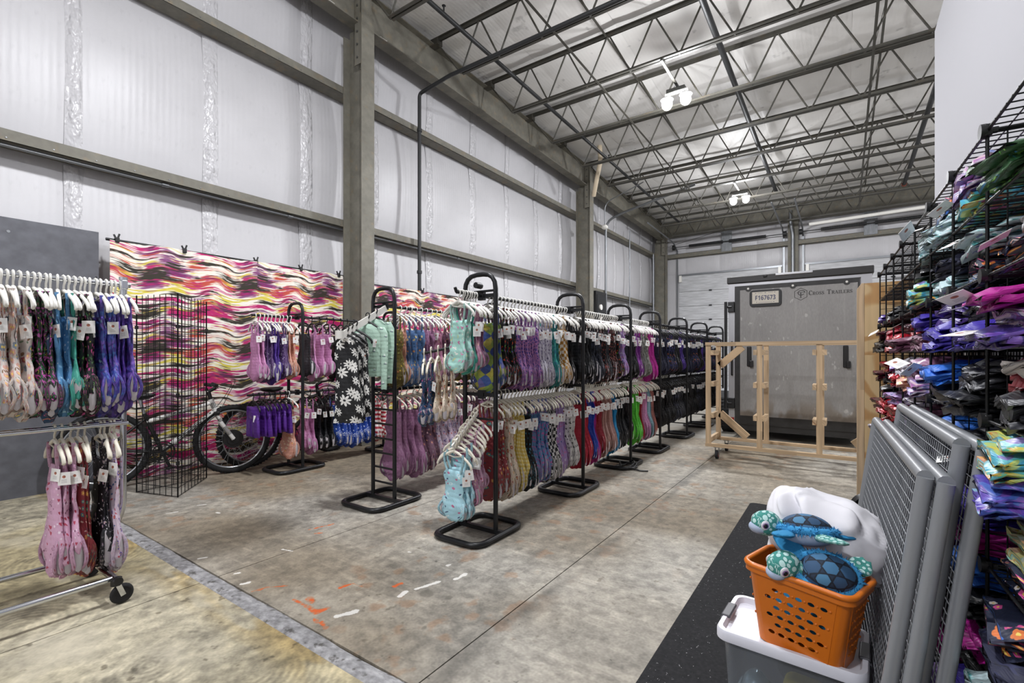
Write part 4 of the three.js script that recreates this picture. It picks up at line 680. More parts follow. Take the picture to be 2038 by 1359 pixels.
for (const [k, n] of [[3, 'fourth'], [4, 'fifth'], [5, 'last']]) {
  fillRail(R1X, UP, R1Z[k] - 0.09, R1Z[k + 1] + 0.08, [['suit', 'navyVel', 5], ['suit', 'orangeNavy', 4], ['suit', 'black', 3], ['suit', 'purpleSatin', 2]], 'black', '', { far: true });
  fillRail(R1X, LO, R1Z[k] - 0.09, R1Z[k + 1] + 0.08, [['suit', 'black', 8], ['suit', 'graphite', 3], ['suit', 'charcoal', 3]], 'black', '', { far: true });
}
// display arms on the first aisle rack
fillRail(R1X, UP, -2.42, -2.6, [['suitSmall', 'unicorn', 3], ['suitSmall', 'tealPatch', 1], ['suitSmall', 'pinkFloral', 2], ['suitSmall', 'lavSheen', 2]], 'white', "on the first aisle rack's upper arm");
fillRail(R1X, z => lerp(0.672, 0.86, (z + 2.38) / -0.22), -2.38, -2.6, [['suitSmall', 'aquaDots', 4], ['suitSmall', 'pinkFloral', 2], ['suitSmall', 'pinkCherry', 3]], 'cream', "on the first aisle rack's white arm");
for (let k = 0; k < 5; k++) { const t = k / 4; hang('suitSmall', k < 2 ? 'navyIcons' : 'creamFloral', 'cream', lerp(R1X - 0.37, R1X - 0.21, t), lerp(1.278, 1.322, t), lerp(-2.468, -2.59, t), -0.92 + rr(-0.1, 0.1), 'on the first aisle rack\'s side arm', { tagChance: 0.4, nth: NTH[k], kn: NTH[k < 2 ? k : k - 2] }); }
// second row
fillRail(R2X, UP, -2.85, -4.14, [['suit', 'oliveFloral', 1], ['suit', 'peachFloral', 1], ['suit', 'denimFloral', 3], ['suit', 'lavSheen', 2], ['suit', 'pinkFloral', 2], ['suit', 'plumFloral', 3], ['suit', 'oliveFloral', 4], ['suit', 'creamFloral', 2], ['suit', 'oliveFloral', 3]], 'white', "on the ladder-end rack's upper rail", { tagChance: 0.15 });
fillRail(R2X, LO - 0.02, -2.85, -4.14, [['suitLong', 'lavSheen', 4], ['suitLong', 'plumFloral', 3], ['suitLong', 'brightFloral', 5], ['suitLong', 'pinkFloral', 2], ['suitLong', 'plumFloral', 2], ['suitLong', 'lavSheen', 3]], 'cream', "on the ladder-end rack's lower rail", { tagChance: 0.2 });
const armY = z => lerp(1.437, 1.687, (z + 2.29) / -0.44);
[[-2.34, 'dress', 'daisy', 0.35], [-2.38, 'dress', 'daisy', 0.3], [-2.42, 'dress', 'daisy', 0.4], [-2.54, 'guard', 'sails', 0.35], [-2.62, 'guard', 'sails', 0.25]].forEach(([z, kind, key, yaw], k) => hang(kind, key, 'black', R2X + 0.03, armY(z), z, yaw, 'on the ladder-end rack\'s white arm', { tagChance: 0.2, nth: NTH[k], kn: NTH[k < 3 ? k : k - 3] }));
// rack in front of the bicycles
fillRail(R3X, UP - 0.01, -2.52, -2.9, [['suit', 'pink', 2], ['suit', 'sequinPurple', 2], ['suit', 'purpleSatin', 2], ['suit', 'sequinPurple', 2], ['suit', 'peachFloral', 2]], 'white', 'on the front upper arm by the bicycles');
fillRail(R3X, LO3, -2.5, -2.84, [['trunk', 'violet', 7]], 'black', 'on the front lower arm by the bicycles', { tagChance: 0.6 });
fillRail(R3X, LO3, -2.88, -2.9, [['suit', 'peachFloral', 1]], 'white', 'on the front lower arm beside the violet trunks');
fillRail(R3X, UP, -3.06, -4.1, [['suit', 'charcoal', 1], ['suit', 'pink', 3], ['suit', 'black', 3], ['suit', 'pink', 2], ['suit', 'black', 3]], 'black', 'on the upper rail before the bicycles');
fillRail(R3X, LO3, -3.06, -4.15, [['suit', 'pink', 2], ['suit', 'black', 3], ['suit', 'dotsRoyal', 7], ['suit', 'redStripe', 3]], 'black', 'on the lower rail before the bicycles', { tagChance: 0.9 });

// ---------------------------------------------------------------- chrome rolling rack
{
  const X = -3.24, ZE = -0.93, ZN = 0.75, o = thing('rolling_rack', 'chrome rolling garment rack with black casters', 'rolling rack', [0, 0, 0]);
  part('top_rail', [rod([X, 1.634, ZE - 0.03], [X, 1.634, ZN], 0.014, 10)], M.chrome, o);
  part('lower_rail', rod([X, 0.885, ZE], [X, 0.885, ZN], 0.013, 10), M.chrome, o);
  part('lower_rail', rod([X + 0.07, 0.885, ZE], [X + 0.07, 0.885, ZN], 0.01, 10), M.chrome, o);
  for (const z of [ZE, ZN]) {
    part('upright', bentTube([[X, 1.66, z], [X, 0.42, z], [X - 0.005, 0.13, z + (z < 0 ? 0.1 : -0.1)]], 0.015, 0.05, 10), M.chrome, o);
    part('base_crossbar', rod([X - 0.26, 0.125, z + (z < 0 ? 0.1 : -0.1)], [X + 0.26, 0.125, z + (z < 0 ? 0.1 : -0.1)], 0.016, 10), M.chrome, o);
    for (const s of [-1, 1]) {
      const cx = X + s * 0.25, cz = z + (z < 0 ? 0.1 : -0.1);
      const c = part('caster', rod([cx, 0.135, cz], [cx, 0.1, cz], 0.024, 10), M.blackPlastic, o);
      part('fork', [bar([cx - 0.019, 0.112, cz], [cx - 0.019, 0.045, cz - 0.024], 0.003, 0.022), bar([cx + 0.019, 0.112, cz], [cx + 0.019, 0.045, cz - 0.024], 0.003, 0.022)], M.chrome, c);
      part('wheel', (() => { const g = new THREE.TorusGeometry(0.036, 0.014, 8, 20); g.rotateY(Math.PI / 2); g.translate(cx, 0.05, cz - 0.022); const h = rod([cx - 0.012, 0.05, cz - 0.022], [cx + 0.012, 0.05, cz - 0.022], 0.03, 14); return [g, h]; })(), M.rubber, c);
      part('end_plug', rod([cx + s * 0.005, 0.125, cz], [cx + s * 0.035, 0.125, cz], 0.02, 10), M.blackPlastic, o);
    }
  }
  for (const s of [-1, 1]) part('base_rail', rod([X + s * 0.22, 0.125, ZE + 0.1], [X + s * 0.22, 0.125, ZN - 0.1], 0.014, 10), M.chrome, o);
  part('top_bracket', [rbox(0.05, 0.05, 0.03, 0.006, X, 1.634, ZE), rod([X, 1.66, ZE], [X, 1.675, ZE], 0.02, 8)], M.chrome, o);
  fillRail(X, 1.634, -0.36, -0.94, [['suit', 'candy', 4], ['suit', 'floralWhite', 5], ['suit', 'tigerPink', 4], ['suit', 'navyIcons', 1], ['suit', 'blueShine', 2], ['suit', 'tealPatch', 1], ['suit', 'blackFruit', 4], ['suit', 'mermaid', 4], ['suit', 'mermaid2', 3]], 'white', "on the chrome rolling rack's top rail", { tagChance: 0.45 });
  fillRail(X, 0.885, -0.65, -0.77, [['suitLong', 'pinkCherry', 3], ['suitLong', 'redMulti', 2]], 'cream', "on the chrome rolling rack's lower rail", { tagChance: 0.6 });
  fillRail(X, 0.885, -0.83, -0.89, [['suitLong', 'blackFloral', 2], ['suitLong', 'brightFloral', 2]], 'cream', 'on the lower rail beside the chrome upright', { tagChance: 0.6 });
}
// the distant racks' clothes: past what can be told apart
{
  const mk = (name, label, category) => { const o = new THREE.Group(); o.name = name; o.userData = { kind: 'stuff', label, category }; scene.add(o); return o; };
  const a = mk('distant_swimwear', 'dark swimwear massed on the farther aisle racks', 'swimwear'), b = mk('distant_hangers', 'black hangers massed on the farther aisle racks', 'hangers');
  const by = new Map();
  const mat4 = (x, y, z, yaw, tilt, s = 1) => new THREE.Matrix4().compose(V(x, y, z), new THREE.Quaternion().setFromEuler(new THREE.Euler(0, yaw, tilt)), V(1, s, 1));
  for (const [g, m, x, y, z, yaw, tilt, s] of farCloth) { if (!by.has(m)) by.set(m, []); const c = g.clone(); c.applyMatrix4(mat4(x, y, z, yaw, tilt, s)); by.get(m).push(c); }
  for (const [m, list] of by) part('fabric_mass', list, m, a);
  const tags = []; for (const [g, m, x, y, z, yaw, tilt] of farCloth) if (R() < 0.6) { const c = pick(tagGeos).clone(); c.applyMatrix4(mat4(x, y, z, yaw, tilt)); tags.push(c); } part('price_tags', tags, M.tag, a);
  const hs = []; for (const [k, x, y, z, yaw, tilt] of farHanger) for (const g of [hangerGeo.arm, hangerGeo.hook]) { const c = flat(g).clone(); c.applyMatrix4(mat4(x, y, z, yaw, tilt)); hs.push(c); } part('hanger_mass', hs, M.hangerBlack, b);
}
// ---------------------------------------------------------------- wire cube shelves
const P = 0.362, SHELF = { x: 0.29, z: -1.66, yaw: 0.035 };
const shelfPt = (lx, y, lz) => { const c = Math.cos(SHELF.yaw), s = Math.sin(SHELF.yaw); return [SHELF.x + lx * c + lz * s, y, SHELF.z - lx * s + lz * c]; };
{
  const unit = thing('wire_cube_shelf', 'tall black wire cube shelving unit packed with folded swimwear', 'shelving', [SHELF.x, 0, SHELF.z], SHELF.yaw);
  const wire = (a, b, r) => rod(a, b, r, 5, r, true), N = 9;
  const gridPanel = (() => { const g = []; for (let i = 1; i < N; i++) { const t = i * P / N; g.push(wire([t, 0, 0], [t, P, 0], 0.0019), wire([0, t, 0], [P, t, 0], 0.0019)); } for (const t of [0.004, P - 0.004]) g.push(wire([t, 0, 0], [t, P, 0], 0.0042), wire([0, t, 0], [P, t, 0], 0.0042)); return merge(g); })();
  const shelfPanel = (() => { const g = gridPanel.clone(); g.rotateX(-Math.PI / 2); return g; })(), backPanel = (() => { const g = gridPanel.clone(); g.rotateY(Math.PI / 2); return g; })();
  const add = (name, g, x, y, z) => { const m = new THREE.Mesh(g, M.blackWire); m.name = name; m.position.set(x, y, z); unit.add(m); };
  for (let k = 0; k <= 8; k++) for (let j = 0; j < 5; j++) add('divider_panel', gridPanel, 0, j * P, P - k * P);
  for (let k = 0; k < 8; k++) { for (let j = 0; j <= 5; j++) add('shelf_panel', shelfPanel, 0, Math.max(0.006, j * P), P - k * P); for (let j = 0; j < 5; j++) add('back_panel', backPanel, P, j * P, P - k * P); }
  for (let k = 0; k < 8; k++) for (let j = 0; j < 5; j++) add('half_shelf_panel', shelfPanel, 0, (j + 0.5) * P, P - k * P);
  const clip = (() => { const a = new THREE.CylinderGeometry(0.019, 0.019, 0.012, 14); a.rotateZ(Math.PI / 2); return merge([a, rbox(0.016, 0.03, 0.03, 0.004, 0.008, 0, 0), rbox(0.03, 0.014, 0.014, 0.003, 0.014, 0, 0)]); })();
  for (let k = 0; k <= 8; k++) for (let j = 0; j <= 5; j++) { const m = new THREE.Mesh(clip, M.blackPlastic); m.name = 'corner_clip'; m.position.set(-0.004, Math.max(0.02, j * P), P - k * P); unit.add(m); }
}
// folded garments: several soft layers with drooping front ends
function foldedGeo(seed, L, W, layers, th) {
  const gs = [], r = rng(seed);
  for (let q = 0; q < layers; q++) {
    const l0 = L * (0.86 + 0.14 * r()), w = W * (0.82 + 0.18 * r()), y = th * (q + 0.5), out = (r() - 0.5) * 0.05;
    const rows = []; for (let k = 0; k <= 11; k++) { const t = k / 11, e = Math.sin(Math.PI * clamp(0.06 + t * 0.9, 0, 1)) ** 0.35; rows.push([-(t * l0) - out, w * (0.42 + 0.12 * e) * (1 + 0.1 * Math.sin(seed + k * 1.3 + q)), th * (0.42 + 0.2 * e) * (0.9 + 0.3 * r()), 0, 0]); }
    const g = softTube(rows, 16, seed + q * 2.3, 0.010, 3 + q % 2);
    g.rotateZ(-Math.PI / 2); // length along -x -> flip to run from front (-x) to back (+x)
    g.rotateX(Math.PI / 2); // width into z
    // length currently runs along -x: rows were pushed to negative y, rotateZ(-90) maps y to x
    g.translate(l0 * 0.5, y, 0);
    const p = g.attributes.position; for (let i = 0; i < p.count; i++) { const x = p.getX(i), z = p.getZ(i); const front = smooth(-L * 0.28, -L * 0.55, x); p.setY(i, Math.max(0.003, p.getY(i) + (fbm(x * 22 + seed, z * 22 + q * 3, 3) - 0.5) * th * 2.2) - front * (0.012 + 0.01 * r())); }
    g.computeVertexNormals(); gs.push(flat(g));
  }
  return mergeGeometries(gs, false);
}
const foldVar = []; for (let k = 0; k < 6; k++) foldVar.push({ g: foldedGeo(21 + k * 7.7, 0.32, 0.25, 4 + (k % 2), 0.016), h: 0.016 * (4 + k % 2) });
const thinVar = []; for (let k = 0; k < 4; k++) thinVar.push({ g: foldedGeo(121 + k * 7.7, 0.33, 0.26, 3, 0.014), h: 0.042 });
const ORD = ['nearest', 'second nearest', 'third', 'fourth', 'fifth', 'sixth', 'seventh', 'farthest'];
const TIER = ['bottom tier', 'second tier', 'third tier', 'fourth tier', 'fifth tier', 'sixth tier', 'seventh tier', 'eighth tier', 'ninth tier', 'top tier'];
const shelfFill = { // tier (half cubes, bottom 0): column list from the nearest cube
  9: [['greenBlur'], ['rainbow', 'tieDye'], ['aquaBlur', 'tropic'], ['aquaBlur', 'paleGrey'], [], [], [], []],
  8: [['tropic', 'whiteCloth'], ['tropic', 'aquaBlur'], ['aquaBlur', 'navyVel'], ['rainbow', 'black'], [], [], ['black'], ['purpleSatin']],
  7: [['mermaid2', 'tieDye', 'fuchsia'], ['indigo', 'black'], ['indigo', 'purpleSatin'], ['mauve', 'indigo'], ['mauve', 'redFoil'], ['redFoil', 'plumFoil'], ['redFoil', 'red'], ['black', 'plumFoil']],
  6: [['charcoal', 'redStripe'], ['black', 'charcoal'], ['black', 'cobalt'], ['tieDye', 'lavSheen'], ['peachFloral', 'dotsPurple'], ['redFoil', 'mermaid2'], ['plumFoil', 'redFoil'], ['plumFoil']],
  5: [['mermaid', 'rainbow'], ['black', 'charcoal'], ['graphite', 'cobalt'], ['lavSheen', 'mauve'], ['houndPurple', 'dotsPurple'], ['redFoil', 'houndPurple'], ['redFoil', 'black'], ['plumFoil', 'black']],
  4: [['tropic', 'sunburst'], ['hotPink', 'indigo'], ['black', 'mauve'], ['plumFloral', 'tieDye'], ['peachFloral', 'mermaid2'], ['redFoil', 'houndPurple'], ['black', 'redFoil'], ['dotsPurple', 'graphite']],
  3: [['navyVel', 'tropic'], ['black', 'cobalt'], ['mauve', 'purpleSatin'], ['orchid', 'mermaid2'], ['violet', 'plumFloral'], ['redDeep', 'redFoil'], ['redFoil', 'forest'], ['pinkFloral', 'forest']],
  2: [['rainbow', 'aquaBlur'], ['black', 'hotPink'], ['charcoal', 'black'], ['mermaid', 'black'], ['purpleSatin'], ['navyVel'], ['navyVel'], ['navyVel', 'graphite']],
  1: [['tropic', 'whiteCloth', 'houndPurple'], ['hotPink', 'indigo'], ['mauve', 'hotPink'], ['black', 'cobalt'], ['black'], ['royal'], ['black'], ['cobalt']],
  0: [['tropic', 'rainbow', 'whiteCloth'], ['black', 'hotPink'], ['black', 'violet'], ['graphite'], ['black'], [], [], []],
};
for (const tier of Object.keys(shelfFill)) shelfFill[tier].forEach((items, col) => {
  let y = Math.max(0.008, tier * P / 2 + 0.004);
  items.forEach((key, n) => {
    const v = items.length > 2 ? pick(thinVar) : pick(foldVar), lz = P - (col + 0.5) * P + rr(-0.02, 0.02), lx = 0.165 + rr(-0.055, 0.02);
    const sy = Math.min(1, (P / 2 - 0.02) / (items.length * v.h));
    const o = new THREE.Group(); o.name = numbered('folded_garment'); o.position.set(...shelfPt(lx, y, lz)); o.rotation.y = SHELF.yaw + rr(-0.16, 0.16); o.scale.set(1, sy, rr(0.9, 1.0));
    const pos = items.length > 1 ? (n === 0 ? ', underneath' : n === items.length - 1 ? ', on top' : ', in between') : '';
    o.userData = { label: `${C[key].words} folded garment in the ${ORD[col]} wire cube, ${TIER[tier]}${pos}`, category: 'folded garment', group: 'folded garments on the wire cube shelves' };
    const b = new THREE.Mesh(v.g, C[key].mat); b.name = 'folded_cloth'; o.add(b);
    if (R() < 0.26 && (tier > 4 || col > 4)) { const t = new THREE.Mesh(new THREE.BoxGeometry(0.055, 0.0012, 0.075), M.tag); t.name = 'price_tag'; t.position.set(-0.18 - 0.02 * R(), v.h * 0.7, rr(-0.06, 0.06)); t.rotation.set(rr(-0.4, 0.4), rr(-0.5, 0.5), rr(0.2, 0.9)); t.userData.label = 'white paper tag'; o.add(t); }
    scene.add(o); y += v.h * sy + 0.001;
  });
});
// garments hanging over the front edges of the near cubes
M.woodTex = dataTex(512, 512, (u, v, c) => { // grain runs along v
  const w = fbm(u * 3 + 7, v * 1.2, 3) * 0.5, ring = Math.sin((u * 7 + w * 3.4 + fbm(u * 20, v * 1.5, 3)) * 6.283 * 1.3) * 0.5 + 0.5, fine = fbm(u * 90, v * 3, 3);
  const k = 0.86 + 0.16 * (fine - 0.5) + 0.12 * ring; let r = 204 * k, g = 176 * k, b = 140 * k;
  const kn = Math.min(Math.hypot((u - 0.3) * 3, (v - 0.62)), Math.hypot((u - 0.74) * 3, v - 0.2)); const q = smooth(0.06, 0.015, kn); r = lerp(r, 120, q); g = lerp(g, 82, q); b = lerp(b, 52, q); c[0] = r; c[1] = g; c[2] = b;
});
M.pine = std({ map: M.woodTex, roughness: 0.6, bumpMap: grainTex, bumpScale: 0.0006 });
M.plyTex = dataTex(512, 1024, (u, v, c) => { const w = fbm(u * 2, v * 3, 3), ring = Math.sin((u * 3.2 + w * 5) * 6.283) * 0.5 + 0.5, fine = fbm(u * 60, v * 4, 3), k = 0.9 + 0.1 * (fine - 0.5); const m = smooth(0.55, 0.95, ring); let r = lerp(224, 198, m) * k, g = lerp(192, 152, m) * k, b = lerp(142, 96, m) * k; const q = smooth(0.02, 0.006, Math.min(Math.hypot(u - 0.3, (v - 0.8) * 2), Math.hypot(u - 0.62, (v - 0.45) * 2))); c[0] = lerp(r, 90, q); c[1] = lerp(g, 60, q); c[2] = lerp(b, 40, q); });
M.ply = std({ map: M.plyTex, roughness: 0.6 });
{
  const o = thing('plywood_end_panel', 'upright pale plywood panel standing at the far end of the wire cubes', 'plywood panel');
  const g = metreUV(span(0.118, 0.64, 0, 1.765, -4.26, -4.3), 0.8, 0.1); part('plywood_sheet', g, M.ply, o);
  const e = extrude([[0.078, 0], [0.118, 0], [0.118, 1.765], [0.104, 1.765], [0.078, 1.725]], 0.09, 0.002); e.translate(0, 0, -4.305); part('edge_post', metreUV(e, 1), M.pine, o);
}
// ---------------------------------------------------------------- foreground
M.matTex = dataTex(1024, 1024, (u, v, c) => { const n = fbm(u * 90, v * 90, 3, 90), f = vn(u * 300, v * 300, 300) * vn(u * 111 + 5, v * 111, 111) > 0.74 && fbm(u * 6, v * 6, 3, 6) > 0.4; const k = 17 + 24 * n; c[0] = k; c[1] = k; c[2] = k + 2; if (f) { c[0] = c[1] = c[2] = 170; } });
{
  const m = one('floor_mat', (() => { const s = new THREE.Shape(); const x0 = -0.645, x1 = 0.2, z0 = -4.45, z1 = 0.2, r = 0.05; s.moveTo(x0, -z1); s.lineTo(x1, -z1); s.lineTo(x1, -z0 - r); s.quadraticCurveTo(x1, -z0, x1 - r, -z0); s.lineTo(x0 + r, -z0); s.quadraticCurveTo(x0, -z0, x0, -z0 - r); s.closePath(); const g = new THREE.ExtrudeGeometry(s, { depth: 0.006, bevelEnabled: true, bevelSize: 0.003, bevelThickness: 0.002, bevelSegments: 2 }); g.rotateX(-Math.PI / 2); g.translate(0, 0.003, 0); return g; })(), std({ map: M.matTex, roughness: 0.95 }), 'black carpet runner mat speckled with white lint on the concrete', 'mat');
}
// leaning wire mesh panels
M.panelGrey = std({ color: 0x8b8e92, roughness: 0.34, metalness: 0.15 });
function meshPanel(label, xb, xt, z0, z1, H) {
  const o = thing('mesh_panel', label, 'mesh panel', [xb + 0.064, 0.012, 0]); o.rotation.order = 'YXZ'; o.rotation.y = SHELF.yaw; o.rotation.z = -Math.atan2(xt - xb, H);
  const L = Math.hypot(H, xt - xb), r = 0.0175;
  part('frame_tube', rod([0, 0, z0], [0, L - r, z0], r, 12), M.panelGrey, o); part('frame_tube', rod([0, 0, z1], [0, L - r, z1], r, 12), M.panelGrey, o);
  part('frame_tube', rod([0, L - r, z0], [0, L - r, z1], r, 12), M.panelGrey, o); part('frame_tube', rod([0, r, z0], [0, r, z1], r, 12), M.panelGrey, o);
  const g = []; for (let z = z0 - 0.03; z > z1; z -= 0.028) g.push(rod([0.002, r, z], [0.002, L - r, z], 0.0016, 4, 0.0016, true)); for (let y = 0.04; y < L - 0.03; y += 0.028) g.push(rod([-0.002, y, z0], [-0.002, y, z1], 0.0016, 4, 0.0016, true));
  const m = part('wire_mesh', g, M.panelGrey, o); m.userData.kind = 'stuff';
}
meshPanel('outermost grey tube-framed wire mesh panel leaning on the wire cubes', 0.032, 0.156, -1.54, -2.74, 0.955);
meshPanel('second grey tube-framed wire mesh panel from the aisle side', 0.0685, 0.1915, -1.52, -2.72, 0.95);
meshPanel('third and taller grey wire mesh panel in the leaning set', 0.107, 0.236, -1.62, -2.66, 1.03);
meshPanel('innermost taller grey wire mesh panel touching the wire cubes', 0.1435, 0.2715, -1.58, -2.62, 1.03);
// clear storage bin with white lid
M.clearPlastic = phys({ color: 0xd4d9df, roughness: 0.16, transmission: 0.8, thickness: 0, ior: 1.45 });
M.lidWhite = std({ color: 0xdcdde6, roughness: 0.32 });
M.latchGrey = std({ color: 0x47474c, roughness: 0.45 });
M.orange = std({ color: 0xd2701a, roughness: 0.34 });
function rrect(w, d, r, n = 5) { const pts = []; for (const [cx, cz, a0] of [[w / 2 - r, d / 2 - r, 0], [-w / 2 + r, d / 2 - r, 1], [-w / 2 + r, -d / 2 + r, 2], [w / 2 - r, -d / 2 + r, 3]]) for (let k = 0; k <= n; k++) { const a = (a0 + k / n) * Math.PI / 2; pts.push([cx + Math.cos(a) * r, cz + Math.sin(a) * r]); } return pts; }
function loftRings(rings, cap0 = false, cap1 = false) { // rings of equal length, each an array of [x,y,z]
  const n = rings[0].length, pos = [], idx = []; for (const r of rings) for (const p of r) pos.push(...p);
  for (let j = 0; j < rings.length - 1; j++) for (let i = 0; i < n; i++) { const a = j * n + i, b = j * n + (i + 1) % n, c = a + n, d = b + n; idx.push(a, c, b, b, c, d); }
  const cap = (j, f) => { const c = pos.length / 3, r = rings[j]; pos.push(r.reduce((s, p) => s + p[0], 0) / n, r[0][1], r.reduce((s, p) => s + p[2], 0) / n); for (let i = 0; i < n; i++) f ? idx.push(c, j * n + i, j * n + (i + 1) % n) : idx.push(c, j * n + (i + 1) % n, j * n + i); };
  if (cap0) cap(0, true); if (cap1) cap(rings.length - 1, false);
  const g = new THREE.BufferGeometry(); g.setAttribute('position', new THREE.Float32BufferAttribute(pos, 3)); g.setAttribute('uv', new THREE.Float32BufferAttribute(new Float32Array(pos.length / 3 * 2), 2)); g.setIndex(idx); g.computeVertexNormals(); return g;
}
const ringAt = (w, d, r, y) => rrect(w, d, r).map(([x, z]) => [x, y, z]);
const BIN = [-0.142, 0.014, -1.835], BYAW = -0.05;
{
  const o = thing('storage_bin', 'clear plastic storage bin with a white lid and grey latches, under the orange basket', 'storage bin', BIN, BYAW);
  part('clear_tub', toCreasedNormals(loftRings([ringAt(0.34, 0.22, 0.03, 0), ringAt(0.375, 0.255, 0.03, 0.28), ringAt(0.392, 0.272, 0.03, 0.288), ringAt(0.392, 0.272, 0.03, 0.296)], true, false), 0.8), M.clearPlastic, o, 'clear see-through tub');
  const W = 0.415, D = 0.3;
  part('lid', toCreasedNormals(loftRings([ringAt(W - 0.012, D - 0.012, 0.035, 0.288), ringAt(W, D, 0.04, 0.292), ringAt(W, D, 0.04, 0.318), ringAt(W - 0.008, D - 0.008, 0.036, 0.325), ringAt(W - 0.034, D - 0.034, 0.03, 0.325), ringAt(W - 0.046, D - 0.046, 0.026, 0.306)], false, true), 0.9), M.lidWhite, o, 'white raised-rim lid');
  for (const s of [-1, 1]) part('latch', [rbox(0.018, 0.06, 0.1, 0.006, s * (W / 2 - 0.002), 0.286, 0), rbox(0.03, 0.012, 0.1, 0.005, s * (W / 2 - 0.012), 0.3245, 0)], M.latchGrey, o, 'dark grey snap latch');
}
{ // what shows through the tub
  const c = Math.cos(BYAW), s = Math.sin(BYAW), at = (x, y, z) => [BIN[0] + x * c + z * s, BIN[1] + y, BIN[2] - x * s + z * c];
  const soft = (seed, rx, ry, rz) => { const g = new THREE.SphereGeometry(1, 20, 14); const p = g.attributes.position; for (let i = 0; i < p.count; i++) { const x = p.getX(i), y = p.getY(i), z = p.getZ(i), k = 0.8 + 0.4 * fbm(x * 2.2 + seed, y * 2.2 + z * 1.7, 3); p.setXYZ(i, x * rx * k, y * ry * k, z * rz * k); } const m = mergeVertices(g); m.computeVertexNormals(); return flat(m); };
  const put = (name, geo, mat, label, cat, p) => { const m = one(name, geo, mat, label, cat); m.position.set(...at(...p)); m.rotation.y = BYAW; return m; };
  put('foil_packet', soft(3, 0.06, 0.07, 0.055), phys({ color: 0xb9cdd2, roughness: 0.15, metalness: 0.6 }), 'crinkled silver-blue foil packet inside the clear bin', 'packet', [-0.1, 0.086, 0.03]);
  put('yellow_cap', rbox(0.12, 0.16, 0.14, 0.03, 0, 0.09, 0, 3), std({ color: 0xc9b83f, roughness: 0.6 }), 'yellow cloth bundle inside the clear bin', 'cloth', [0.035, 0, 0.02]);
  put('dark_pouch', soft(9, 0.05, 0.075, 0.08), M.blackPlastic, 'dark pouch at the end of the clear bin', 'pouch', [0.12, 0.09, 0.0]);
}
